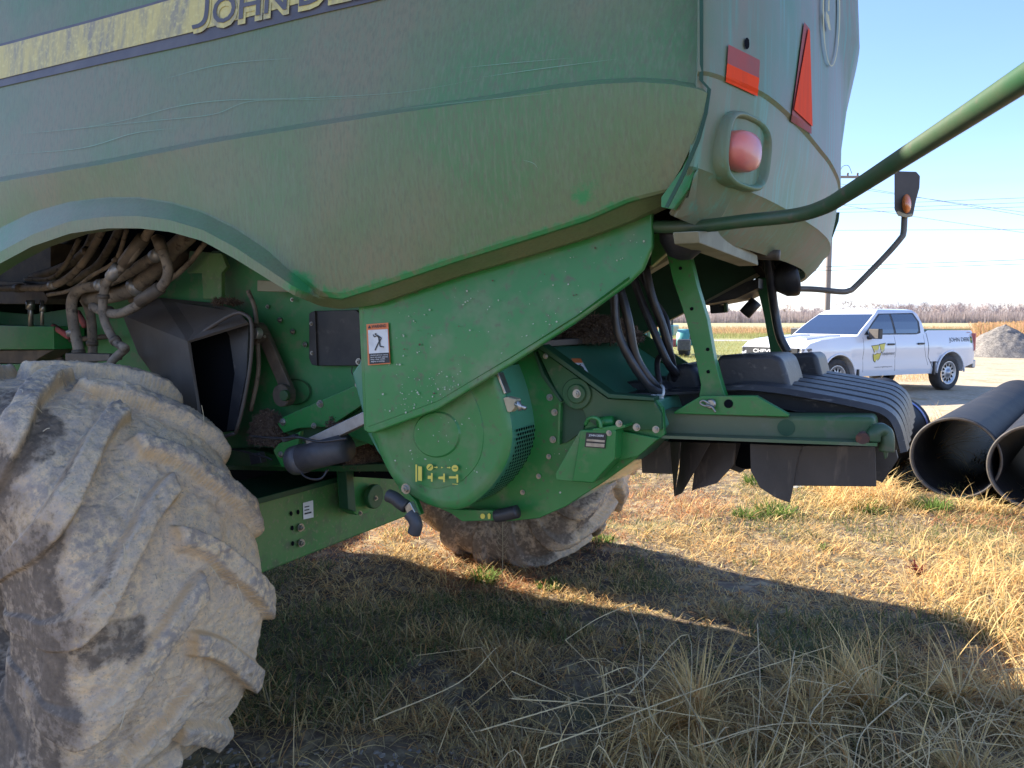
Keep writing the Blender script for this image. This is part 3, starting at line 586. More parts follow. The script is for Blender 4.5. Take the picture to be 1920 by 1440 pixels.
# round guard: flat front, turned rim, perforated band
gf = [(760, 640), (880, 640), (918, 676), (931, 701), (942, 734), (952, 775), (957, 819), (950, 859), (932, 894), (907, 925), (872, 951), (840, 957), (800, 948), (765, 928), (734, 900), (712, 860), (704, 832), (692, 800), (690, 700)]
GV = 1.88
gp = cat([loc_(M(x, y, v=GV)) for x, y in gf], 5)
cen = loc_(M(822, 800, v=GV))
def shrink(pts, d):
    out = []
    for p in pts:
        q = cen-p; out.append(p+q.normalized()*d)
    return out
g0 = [p+Vector((0, .012, 0)) for p in gp]; g1 = shrink(gp, .010); g2 = [p+Vector((0, .004, 0)) for p in shrink(gp, .03)]
n = len(gp); V = g0+g1+g2+[cen+Vector((0, .004, 0))]; F = []
for j in range(2): F += [(j*n+i, j*n+i+1, (j+1)*n+i+1, (j+1)*n+i) for i in range(n-1)]
F += [(2*n+i, 2*n+i+1, 3*n) for i in range(n-1)]
guard = mk('drive_guard', V, F, 'shield', chop, smooth=True)
b0 = [p+Vector((0, .012, 0)) for p in shrink(gp, .004)]; b1 = [p+Vector((0, .19, 0)) for p in shrink(gp, .004)]
i0 = 12; nb = n-i0
mk('guard_band', b0[i0:]+b1[i0:], [(i, i+1, nb+i+1, nb+i) for i in range(nb-1)], 'teal', guard, smooth=True)
# embossed disc, pressed centre
ep = [(812, 925), (770, 912), (736, 880), (720, 835), (720, 795), (735, 760), (860, 700), (885, 725), (905, 770), (912, 820), (902, 870), (870, 908), (835, 922)]
e1 = cat([loc_(M(x, y, v=GV-.002)) for x, y in ep]+[loc_(M(812, 925, v=GV-.002))], 4)[:-1]
e2 = [p+Vector((0, .018, 0))+(cen-p)*.03 for p in e1]
prism('pressed_disc', [p+Vector((0, .004, 0)) for p in shrink(e1, .014)], e2, 'shield', guard, bev=0)
pc_ = [loc_(M(x, y, v=GV-.0035)) for x, y in ell(818, 815, 48, 48, 32)]
prism('pressed_centre', shrink(pc_, .012), [p+Vector((0, .012, 0)) for p in pc_], 'shield', guard, bev=0)
# perforation holes on the band
V, F = [], []
def band(s, t):  # s along outline index float, t across
    i = int(s); f = s-i; p = gp[i].lerp(gp[i+1], f); d = (gp[i+1]-gp[i]).normalized(); q = p+Vector((0, .012+t*.178, 0)); o = Vector((d.z, 0, -d.x))
    if o.dot(p-cen) < 0: o = -o
    return q+o*.0015, d
s0, s1 = 29.0, 49.5
for r_ in range(22):
    s = s0+(s1-s0)*r_/21
    for k in range(8):
        t = .14+.66*(k+(.5 if r_ % 2 else 0))/8
        p, d = band(s, t); o = len(V); e = Vector((0, 1, 0))
        for a_ in range(8): V.append(p+d*.0048*math.cos(a_*math.pi/4)+e*.0048*math.sin(a_*math.pi/4))
        F.append(tuple(range(o, o+8)))
tag(mk('perforation', V, F, 'void', guard), kind=None)
ft = lambda x, y: M(x, y, v=GV-.009)
specks('paint_specks', lambda x, y: M(x, y, v=GV-.0085), 730, 930, 760, 920, lambda x, y: math.hypot(x-822, y-840) < 88 and y > 780 and not (774 < x < 864 and y > 866), 46, guard)
specks('paint_specks', lambda x, y: M(x, y, v=CV-.024), 960, 1200, 820, 960, lambda x, y: y < interp([(960, 965), (1060, 940), (1200, 850)], x) and x > 1015, 26, chop)
poly_decal('yellow_symbols', [ell(806, 876, 6.2, 6.2, 18), ell(853, 878, 6.2, 6.2, 18), [(779, 871), (782, 871), (782, 903), (779, 903)], [(784, 874), (791, 875), (791, 902), (784, 901)],
  [(814, 875.5), (818, 875.5), (818, 874), (821, 876.3), (818, 878.5), (818, 877), (814, 877)], [(838, 876), (842, 876), (842, 874.5), (845, 876.8), (842, 879), (842, 877.5), (838, 877.5)], [(827, 875), (831, 876.6), (827, 878)],
  [(808, 887), (811, 887), (811, 903), (808, 903), (808, 898), (802, 898), (802, 892), (808, 892)], [(831, 888), (834, 888), (834, 904), (831, 904), (831, 899), (822, 898), (822, 894), (831, 893)], [(855, 890), (859, 890), (859, 905), (856, 905), (856, 897), (842, 897), (842, 893), (855, 893)],
  [(848, 907), (858, 907.5), (858, 908.6), (848, 908)]], ft, 'yellow', guard)
poly_decal('symbol_marks', [stroke([(803, 879), (809, 873)], 1.6)[0], stroke([(850, 878), (856, 878)], 1.6)[0]], lambda x, y: M(x, y, v=GV-.011), 'green', guard)
plate('guard_edge_trim', [(930, 700), (934, 699), (949, 737), (945, 739)], GV-.002, .03, 'steel', guard, bev=.001)
plate('guard_latch', [(943, 746), (950, 744), (968, 749), (966, 764), (958, 773), (951, 773), (947, 760)], GV-.004, .03, 'tan', guard, bev=.003)
mcol('guard_latch_pin', (966, 757), (986, 766), GV-.01, .006, 'steel', guard)
mcol('guard_latch_pin', (972, 752), (976, 770), GV-.012, .007, 'steel', guard)
# handles at the bottom
def grip(name, pts, v, r, mat, par=CB):
    o = mtube(name, [(x, y, v) for x, y in pts], r, mat, par, ns=12); return o
grip('lever_grip', [(728, 929), (740, 934), (752, 944), (762, 950)], 1.84, .020, 'black')
plate('lever_plate', [(757, 950), (768, 941), (778, 960), (776, 972), (766, 972)], 1.83, .02, 'steel', CB)
grip('lever_grip', [(768, 962), (776, 973), (780, 985), (776, 1000)], 1.835, .020, 'cyl')
plate('latch_arm', [(838, 955), (932, 957), (938, 976), (866, 978), (850, 966)], CV-.09, .03, 'green', chop)
poly_decal('latch_symbols', [ell(905, 968, 4.5, 5), [(914, 965), (917, 962), (920, 965), (919, 973), (915, 973)]], lambda x, y: M(x, y, v=CV-.093), 'yellow', chop)
grip('latch_grip', [(930, 967), (945, 965), (966, 960), (970, 959)], CV-.08, .020, 'black')
plate('bottom_tab', [(735, 895), (748, 905), (780, 940), (790, 965), (778, 968), (760, 938)], CV-.03, .02, 'green', chop)
# chopper second label on the rear cover
def fcov(x, y):
    A, B = M(1010, 655, v=CV), M(1140, 746, v=CV); nn = (B-A).cross(Vector((0, 1, 0))); r = ray(x, y)
    rm = Vector((r.dot(EU), r.dot(EV), r.z)); o = Vector((0, 0, CAMZ)); t = (A-o).dot(nn)/rm.dot(nn); p = o+rm*t
    return p
nn = (M(1140, 746, v=CV)-M(1010, 655, v=CV)).cross(Vector((0, 1, 0))).normalized(); nn = nn if nn.z > 0 else -nn
fc = lambda x, y: fcov(x, y)+nn*.008; fc2 = lambda x, y: fcov(x, y)+nn*.010
l2 = poly_decal('warning_label', [[(1068, 677), (1087, 677), (1107, 714), (1088, 700)]], fc, 'white', chop)
poly_decal('label_header', [[(1068, 677), (1086, 677), (1090, 685), (1073, 685)]], fc2, 'orange', l2)
poly_decal('label_figure', stroke([(1082, 690), (1090, 694), (1094, 704), (1100, 708)], 2)+stroke([(1086, 688), (1082, 694)], 1.6), fc2, 'blackd', l2)
pt = [loc_(M(x, y, v=2.12)) for x, y in [(985, 655), (1008, 655), (1003, 634), (982, 640)]]
# dusty top shelf
tA, tB = M(1010, 652, v=CV), M(930, 652, v=CV)
box('chopper_top', loc_((tA.x-.14, CV+.40, tA.z+.012)), (.30, .80, .02), 'boot', chop)
# ---- bolts: one mesh, copied
wg = cyl_geo((0, 0, 0), (0, -1, 0), 1.0, .25, 20); hg = cyl_geo((0, -.25, 0), (0, -1, 0), .68, .55, 6); ng = cyl_geo((0, -.8, 0), (0, -1, 0), .34, .35, 12)
bv, bf = merge([wg, hg, ng]); bolt0 = mk('bolt', bv, bf, 'steel', CB)
first = [True]
def bolt(x, y, v=None, u=None, r=.016, par=CB, mat=None):
    r *= .80
    p = loc_(M(x, y, v=v, u=u))
    if first[0]: o = bolt0; first[0] = False
    else: o = bolt0.copy(); S.collection.objects.link(o)
    o.parent = par; o.location = p; o.scale = (r, r, r); o.rotation_euler = (0, random.uniform(0, 1) if u is None else 0, math.pi/2 if u is not None else 0)
for x, y, v, r in [(531, 791, 2.12, .018), (601, 757, 2.12, .018), (673, 721, 2.12, .018), (673, 678, 2.22, .016), (584, 607, 2.25, .010), (585, 662, 2.25, .010), (527, 852, 2.05, .015), (589, 798, 2.1, .014), (497, 631, 2.19, .008),
                   (762, 916, 1.845, .020), (1031, 745, CV-.024, .013), (1040, 773, CV-.024, .013), (1037, 824, CV-.024, .013), (1029, 856, CV-.024, .010), (1010, 893, CV-.024, .010), (980, 923, CV-.024, .010), (1023, 668, CV-.075, .010), (1082, 738, CV-.054, .016),
                   (1161, 794, CV-.10, .012), (1194, 801, CV-.09, .013), (1230, 805, CV-.09, .012), (1142, 812, CV-.1, .010), (548, 562, 2.28, .01), (525, 600, 2.29, .014), (549, 622, 2.29, .014), (572, 646, 2.29, .014), (502, 575, 2.29, .011)]: bolt(x, y, v=v, r=r)
for x, y, r in [(563, 989, .022), (564, 1018, .022), (478, 1052, .020)]: bolt(x, y, u=-2.29, r=r)
bolt(704, 934, u=-2.17, r=.014); bolt(675, 962, u=-2.16, r=.013)
# ---- spreader: posts, gusset, beam, flaps, black tail board
def bent(name, L, Rr, v, th, mat):
    o = plate(name, L+Rr[::-1], v, th, mat, CB, bev=.002); return o
PV = 2.16
bent('support_post', [(1247, 464), (1262, 527), (1286, 599), (1304, 671), (1314, 722), (1310, 748)], [(1290, 463), (1307, 536), (1326, 599), (1339, 671), (1353, 722), (1362, 748)], PV, .035, 'green')
for x, y in [(1276, 503), (1297, 579), (1327, 655), (1328, 697)]: mdisc('hole', x, y, PV-.001, .005, .002, 'void')
bent('support_post', [(1414, 515), (1432, 590), (1443, 650), (1450, 700)], [(1440, 507), (1450, 560), (1462, 620), (1478, 700)], 3.40, .05, 'greend')
beam = plate('spreader_beam', [(1190, 766), (1232, 768), (1475, 780), (1640, 782), (1646, 832), (1600, 830), (1238, 818), (1192, 806)], PV-.05, .10, 'beam', CB, bev=.012, seg=3)
plate('beam_gusset', [(1263, 772), (1314, 742), (1418, 742), (1480, 777), (1478, 782), (1263, 776)], PV-.065, .02, 'green', beam)
mdisc('hole', 1366, 757, PV-.066, .012, .002, 'void')
V = [loc_(M(x, y, v=v)) for x, y, v in [(1238, 816, PV-.05), (1645, 831, PV-.05), (1645, 837, PV-.12), (1240, 822, PV-.12)]]
fl = mk('beam_flange', V, [(0, 1, 2, 3)], 'beam', beam); s = fl.modifiers.new('t', 'SOLIDIFY'); s.thickness = .008
mdisc('clevis_pin', 1334, 757, PV-.066, .014, .012, 'steel', beam)
mtube('pin_clip', [(1330, 757, PV-.08), (1318, 751, PV-.085), (1313, 756, PV-.085), (1322, 761, PV-.085), (1333, 762, PV-.085), (1342, 773, PV-.085)], .003, 'steel', beam, ns=6)
mtube('beam_end_hoop', [(1636, 826, PV-.10), (1639, 812, PV-.10), (1649, 806, PV-.09), (1660, 812, PV-.08), (1663, 828, PV-.08), (1662, 846, PV-.08)], .018, 'arm', beam, ns=12)
plate('beam_end_tab', [(1648, 834), (1666, 834), (1664, 858), (1658, 862), (1656, 848), (1648, 846)], PV-.08, .03, 'arm', beam)
mdisc('rusty_bolt', 1619, 820, PV-.09, .016, .03, 'rust', beam); mdisc('dark_disc_stain', 1474, 802, PV-.051, .022, .001, 'dark', beam)
z5 = lambda X, Y: (1180+X/3.4286, 720+Y/3.4286)
fl1 = [([(75, 405), (210, 360), (275, 375), (275, 580), (80, 572)], 2.22), ([(262, 372), (330, 372), (320, 480), (288, 725)], 2.14), ([(330, 372), (520, 378), (420, 560), (335, 705), (288, 725), (318, 560)], 2.18),
       ([(440, 375), (690, 380), (672, 520), (560, 640), (425, 678), (400, 690)], 2.24), ([(672, 378), (800, 385), (790, 520), (712, 572), (640, 545)], 2.34),
       ([(775, 385), (1110, 398), (1080, 500), (1058, 640), (1030, 765), (940, 732), (840, 668), (780, 560)], 2.13), ([(1050, 395), (1580, 402), (1588, 660), (1050, 655)], 2.2)]
for i, (p, v) in enumerate(fl1):
    q = [z5(*t) for t in p]; m0 = min(t[0] for t in q); m1 = max(t[0] for t in q)
    plate('spreader_flap', [(x, y, v+.05*math.sin(3.1*(x-m0)/(m1-m0)+i)) for x, y in q], v, .008, 'flap', CB, bev=.002)
plate('spreader_shade_fill', [(1270, 742), (1420, 742), (1640, 779), (1640, 850), (1400, 880), (1210, 845)], 2.32, .02, 'void', CB, bev=0)  # black sheet standing in for the shade under the tail board
plate('end_frame', [(1640, 765), (1662, 770), (1684, 860), (1655, 905), (1640, 900)], 2.36, .02, 'black', CB, bev=.002)
# tail board: ribbed sheet between v 2.2 and 2.95
base = M(1480, 745, v=2.25); tip = M(1658, 781, v=2.25); low_ = M(1684, 850, v=2.25)
prof_b = cat([M(1180, 735, v=2.25), M(1340, 732, v=2.25), M(1440, 738, v=2.25), M(1530, 752, v=2.25), M(1625, 771, v=2.25), M(1655, 781, v=2.25), M(1670, 800, v=2.25), M(1682, 845, v=2.25)], 4)
prof_b = [Vector((p.x, 0, p.z)) for p in prof_b]
# normals in (u,z)
V, F = [], []; nb = len(prof_b); ribs = 6; v0, v1 = 2.25, 2.98; cross = []
for k in range(ribs):
    a0 = v0+(v1-v0)*k/(ribs-1)
    cross += [(a0-.052, -.035), (a0-.044, .026), (a0+.018, .030), (a0+.026, -.035)]
cross[0] = (cross[0][0], .010)
for cv, h in cross:
    for i, p in enumerate(prof_b):
        t = (prof_b[min(i+1, nb-1)]-prof_b[max(i-1, 0)]).normalized(); nq = Vector((-t.z, 0, t.x)); nq = nq if (nq.z > 0 or nq.x > 0) else -nq
        hh = h*smooth01((i-2)/5)
        V.append(loc_((p.x+nq.x*hh, cv, p.z+nq.z*hh)))
F = [(j*nb+i, j*nb+i+1, (j+1)*nb+i+1, (j+1)*nb+i) for j in range(len(cross)-1) for i in range(nb-1)]
tb = mk('tail_board', V, F, 'board', CB); s = tb.modifiers.new('t', 'SOLIDIFY'); s.thickness = .008; s.offset = -1
s = tb.modifiers.new('b', 'BEVEL'); s.width = .006; s.segments = 2; s.limit_method = 'ANGLE'; s.angle_limit = R_(30)
def hump(px, v, dep, mat='board'):
    a = [loc_(M(x, y, v=v)) for x, y in px]; c0 = sum(a, Vector())/len(a)
    b = [c0+(p-c0)*.86+Vector((0, dep, 0)) for p in a]
    return prism('disc_cover', a, b, mat, CB, bev=.02, seg=4)
hump([(1344, 738), (1342, 672), (1352, 666), (1400, 664), (1448, 664), (1466, 672), (1476, 700), (1486, 738)], 2.30, .34)
hump([(1462, 735), (1460, 700), (1455, 665), (1520, 660), (1532, 664), (1544, 710), (1550, 735)], 2.80, .3)
plate('disc_shroud', [(1240, 740), (1248, 702), (1262, 684), (1296, 682), (1308, 700), (1320, 740), (1300, 760), (1250, 764)], 2.38, .25, 'black', CB, bev=.02)
plate('disc_shroud', [(1156, 745), (1160, 722), (1170, 716), (1240, 715), (1262, 740), (1280, 752), (1258, 770), (1230, 768), (1225, 748)], 2.32, .3, 'black', CB, bev=.01)
plate('shroud_front', [(1226, 738), (1262, 728), (1330, 735), (1330, 760), (1262, 772), (1240, 762)], 2.28, .05, 'black', CB, bev=.004)
# ---- underside of the rear: cream beam, dark wall, pipes, work lamps
ub = [loc_(M(x, y, u=-.48)) for x, y in [(1309, 433), (1348, 433), (1420, 478), (1422, 498), (1312, 456)]]
prism('cross_beam', ub, [p+Vector((-.06, 0, 0)) for p in ub], 'cream', CB)
plate('discharge_wall', [(1090, 660), (1130, 668), (1212, 622), (1318, 568), (1430, 508), (1432, 470), (1300, 410), (1080, 420)], 3.35, .04, 'dark', CB, bev=0)
plate('discharge_wall_edge', [(1318, 566), (1430, 506), (1432, 512), (1320, 572)], 3.33, .03, 'cream', CB, bev=0)
plate('discharge_floor', [(1316, 572), (1400, 528), (1422, 522), (1422, 540), (1380, 560), (1316, 572)], 3.30, .3, 'black', CB, bev=0)
plate('discharge_strip', [(1209, 505), (1250, 478), (1252, 488), (1212, 512)], 2.3, .05, 'cream', CB, bev=0)
plate('upper_bracket', [(1222, 440), (1250, 430), (1300, 440), (1290, 470), (1250, 474), (1220, 500)], 2.25, .03, 'green', CB)
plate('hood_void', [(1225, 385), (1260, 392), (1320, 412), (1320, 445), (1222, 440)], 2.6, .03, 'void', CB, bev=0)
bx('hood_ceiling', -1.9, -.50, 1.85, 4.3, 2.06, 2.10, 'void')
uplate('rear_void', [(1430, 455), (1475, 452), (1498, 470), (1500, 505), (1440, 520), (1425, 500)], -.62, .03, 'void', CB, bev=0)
plate('far_lug', [(1330, 572), (1358, 572), (1362, 586), (1332, 588)], 3.5, .03, 'black', CB); plate('far_lug_bar', [(1356, 552), (1361, 552), (1364, 584), (1357, 586)], 3.48, .03, 'greend', CB)
mtube('far_latch', [(1396, 589, 3.5), (1418, 565, 3.5)], .028, 'black', CB, straight=True, ns=12)
mtube('drain_pipe', [(1388, 442, 2.5), (1390, 458, 2.5), (1405, 470, 2.5), (1425, 477, 2.5), (1462, 478, 2.5)], .016, 'steeld', CB, ns=12)
mtube('hose', [(1437, 478, 3.1), (1444, 520, 3.15), (1452, 580, 3.2), (1462, 630, 3.2), (1478, 662, 3.2)], .017, 'hose', CB)
def lamp(name, x, y, v, r, face, par=CB):
    c = loc_(M(x, y, v=v)); ax = Vector(face).normalized(); pr = [(0.001, -.9), (.5, -.75), (.9, -.25), (1, .15), (1, .3), (.9, .34)]
    vs, fs = lathe_geo(pr, 24, 'Z'); q = ax.to_track_quat('Z', 'Y').to_matrix(); vs = [q @ (v_*r)+c for v_ in vs]
    h = mk(name, vs, fs, 'black', par, smooth=True)
    vs, fs = lathe_geo([(.001, .42), (.5, .40), (.9, .33)], 24, 'Z'); vs = [q @ (v_*r)+c for v_ in vs]
    mk('lamp_lens', vs, fs, 'lampglass', h, smooth=True)
lamp('work_lamp', 1282, 446, 1.95, .065, (.2, -.2, .8)); lamp('work_lamp', 1478, 522, 3.2, .075, (.7, .3, .2)); lamp('work_lamp', 1472, 490, 3.3, .05, (.7, .3, -.2))
# ---- hydraulic hoses down to the spreader
for p, r in [([(1150, 540, 2.12), (1158, 620, 2.12), (1185, 680, 2.14), (1215, 722, 2.18), (1240, 738, 2.22)], .013), ([(1162, 540, 2.14), (1178, 600, 2.14), (1192, 670, 2.16), (1225, 720, 2.2), (1245, 736, 2.25)], .014),
             ([(1185, 515, 2.3), (1205, 570, 2.3), (1232, 635, 2.3), (1252, 680, 2.32), (1268, 700, 2.36)], .013), ([(1210, 500, 2.3), (1222, 555, 2.3), (1242, 610, 2.32), (1255, 660, 2.34), (1268, 720, 2.4)], .014),
             ([(1198, 510, 2.4), (1225, 560, 2.4), (1250, 600, 2.4), (1256, 655, 2.38), (1236, 670, 2.34), (1232, 690, 2.3), (1238, 722, 2.26)], .009)]:
    mtube('hose', p, r, 'hose', CB, ns=10)
mtube('cable_tie', [(1233, 741, 2.14), (1243, 741, 2.12), (1244, 728, 2.14), (1240, 722, 2.2)], .004, 'white', CB, ns=6)
plate('hose_tag', [(1219, 740), (1242, 740), (1244, 752), (1220, 748)], 2.14, .012, 'white', CB)
# ---- turn-signal arms
def wtube(name, pts, r, mat, **k): return tube(name, [loc_(M(x, y, d=d)) for x, y, d in pts], r, mat, CB, **k)
wtube('signal_arm', [(1196, 412, 1.98), (1204, 420, 1.97), (1225, 425, 1.95), (1310, 424, 1.86), (1400, 414, 1.78), (1490, 404, 1.69), (1545, 388, 1.60), (1590, 362, 1.50), (1680, 304, 1.29), (1800, 226, 1.05), (1925, 144, .86), (2060, 55, .70)], .0155, 'arm', ns=18)
wtube('signal_arm', [(1440, 542, 3.9), (1520, 542, 3.9), (1575, 547, 3.9), (1592, 545, 3.9), (1605, 536, 3.9), (1660, 480, 3.88), (1688, 448, 3.86), (1694, 436, 3.86), (1696, 404, 3.86)], .0145, 'armg', ns=12)
sp = [(1677, 325), (1683, 321), (1718, 322), (1725, 330), (1724, 352), (1717, 378), (1712, 404), (1704, 408), (1682, 402), (1677, 392)]
a = [loc_(M(x, y, d=3.84)) for x, y in sp]
sg = prism('signal_plate', a, [loc_(M(x, y, d=3.875)) for x, y in sp], 'boot', CB, bev=.004)
g = [(1700+9*math.cos(t), 382+18*math.sin(t)) for t in [2*math.pi*k/20 for k in range(20)]]
a = [loc_(M(x, y, d=3.83)) for x, y in g]; c0 = loc_(M(1700, 382, d=3.80))
mk('amber_lamp', a+[loc_(M(1700+(x-1700)*.6, 382+(y-382)*.6, d=3.805)) for x, y in g]+[c0], [(k, (k+1) % 20, 20+(k+1) % 20, 20+k) for k in range(20)]+[(20+k, 20+(k+1) % 20, 40) for k in range(20)], 'amber', sg, smooth=True)
a = [(1680, 398), (1684, 395), (1700, 402), (1711, 400), (1711, 406), (1700, 408), (1684, 405)]
prism('lamp_bracket', [loc_(M(x, y, d=3.83)) for x, y in a], [loc_(M(x, y, d=3.86)) for x, y in a], 'tan', sg)

# ================================================================== TYRES
def vnoise(p, seed=0):
    """value noise on an (n,3) array"""
    i = np.floor(p).astype(np.int64); f = p-i; f = f*f*(3-2*f)
    def h(a, b, c):
        x = (a*374761393+b*668265263+c*2147483647+seed*974634777) & 0xffffffff
        x = ((x ^ (x >> 13))*1274126177) & 0xffffffff; return ((x ^ (x >> 16)) & 0xffff)/65535.0
    r = 0
    for a in (0, 1):
        for b in (0, 1):
            for c in (0, 1):
                r = r+h(i[:, 0]+a, i[:, 1]+b, i[:, 2]+c)*(f[:, 0] if a else 1-f[:, 0])*(f[:, 1] if b else 1-f[:, 1])*(f[:, 2] if c else 1-f[:, 2])
    return r*2-1
def fbm(p, o=4, seed=0):
    s, a, t = 0, 1.0, 0
    for k in range(o): s = s+vnoise(p*2**k, seed+k)*a; t += a; a *= .55
    return s/t
def sstep(a, b, x): t = np.clip((x-a)/(b-a), 0, 1); return t*t*(3-2*t)
def quick(name, V, F4, mat, parent=None, col=None, smooth=True):
    me = bpy.data.meshes.new(name); nv, nf = len(V), len(F4)
    me.vertices.add(nv); me.vertices.foreach_set('co', np.asarray(V, np.float32).ravel())
    me.loops.add(nf*4); me.loops.foreach_set('vertex_index', np.asarray(F4, np.int32).ravel())
    me.polygons.add(nf); me.polygons.foreach_set('loop_start', np.arange(nf, dtype=np.int32)*4); me.polygons.foreach_set('loop_total', np.full(nf, 4, np.int32))
    me.update(calc_edges=True)
    me.polygons.foreach_set('use_smooth', np.full(nf, smooth))
    if col is not None:
        at = me.color_attributes.new('Col', 'FLOAT_COLOR', 'POINT'); c = np.ones((nv, 4), np.float32); c[:, :col.shape[1]] = col; at.data.foreach_set('color', c.ravel())
    me.validate(); me.materials.append(mat)
    o = bpy.data.objects.new(name, me); S.collection.objects.link(o)
    if parent: o.parent = parent
    return o
def grid_faces(n, m, wrap=True):
    i = np.arange(n)[:, None]; j = np.arange(m-1)[None, :]; i2 = (i+1) % n
    if not wrap: i = i[:-1]; i2 = i2[:-1]
    return np.stack([i*m+j, i*m+j+1, i2*m+j+1, i2*m+j], -1).reshape(-1, 4)
# rubber and mud blended by how much mud sticks there
mud = bpy.data.materials.new('muddy_tread'); mud.use_nodes = True; n, l = nt(mud); b = n['Principled BSDF']
t = n.new('ShaderNodeTexCoord'); va = n.new('ShaderNodeVertexColor'); va.layer_name = 'Col'
def nz(sc, det=8, rough=.65):
    x = n.new('ShaderNodeTexNoise'); x.inputs['Scale'].default_value = sc; x.inputs['Detail'].default_value = det; x.inputs['Roughness'].default_value = rough; l.new(t.outputs['Object'], x.inputs['Vector']); return x
def rmp(src, a, b_, c=0, d=1): r = n.new('ShaderNodeMapRange'); r.inputs[1].default_value = a; r.inputs[2].default_value = b_; r.inputs[3].default_value = c; r.inputs[4].default_value = d; l.new(src, r.inputs[0]); return r.outputs[0]
def mixc(f, A, B):
    q = n.new('ShaderNodeMix'); q.data_type = 'RGBA'; l.new(f, q.inputs[0])
    for k, c in ((6, A), (7, B)):
        if isinstance(c, tuple): q.inputs[k].default_value = (*c, 1)
        else: l.new(c, q.inputs[k])
    return q.outputs[2]
n1, n2, n3 = nz(7), nz(38, 6), nz(120, 4)
mudc = mixc(rmp(n1.outputs[0], .36, .64), (.76, .56, .35), (.82, .58, .32)); mudc = mixc(rmp(n2.outputs[0], .36, .68), mudc, (.50, .40, .31)); mudc = mixc(rmp(n3.outputs[0], .56, .74), mudc, (.30, .25, .21))
rub = mixc(rmp(n2.outputs[0], .35, .7), (.15, .115, .085), (.27, .205, .145))
ad = n.new('ShaderNodeMath'); ad.operation = 'ADD'; l.new(va.outputs[0], ad.inputs[0]); l.new(rmp(n1.outputs[0], .3, .7, -.35, .35), ad.inputs[1])
ad2 = n.new('ShaderNodeMath'); ad2.operation = 'ADD'; l.new(ad.outputs[0], ad2.inputs[0]); l.new(rmp(n2.outputs[0], .3, .7, -.22, .22), ad2.inputs[1])
sc_ = n.new('ShaderNodeSeparateColor'); l.new(va.outputs[0], sc_.inputs[0]); l.new(sc_.outputs[0], ad.inputs[0])
mudc = mixc(sc_.outputs[1], mudc, (.66, .43, .21))
mulb = n.new('ShaderNodeMath'); mulb.operation = 'MULTIPLY'; l.new(sc_.outputs[2], mulb.inputs[0]); l.new(rmp(n2.outputs[0], .40, .60), mulb.inputs[1]); mudc = mixc(mulb.outputs[0], mudc, (.36, .29, .235))
l.new(mixc(rmp(ad2.outputs[0], -.02, .42), rub, mudc), b.inputs['Base Color']); b.inputs['Roughness'].default_value = .82; b.inputs['Specular IOR Level'].default_value = .3
bp = n.new('ShaderNodeBump'); bp.inputs['Strength'].default_value = .8; bp.inputs['Distance'].default_value = .008; l.new(n2.outputs[0], bp.inputs['Height'])
bp2 = n.new('ShaderNodeBump'); bp2.inputs['Strength'].default_value = .7; bp2.inputs['Distance'].default_value = .003; l.new(n3.outputs[0], bp2.inputs['Height']); l.new(bp.outputs[0], bp2.inputs['Normal']); l.new(bp2.outputs[0], b.inputs['Normal'])
MT['mud'] = mud
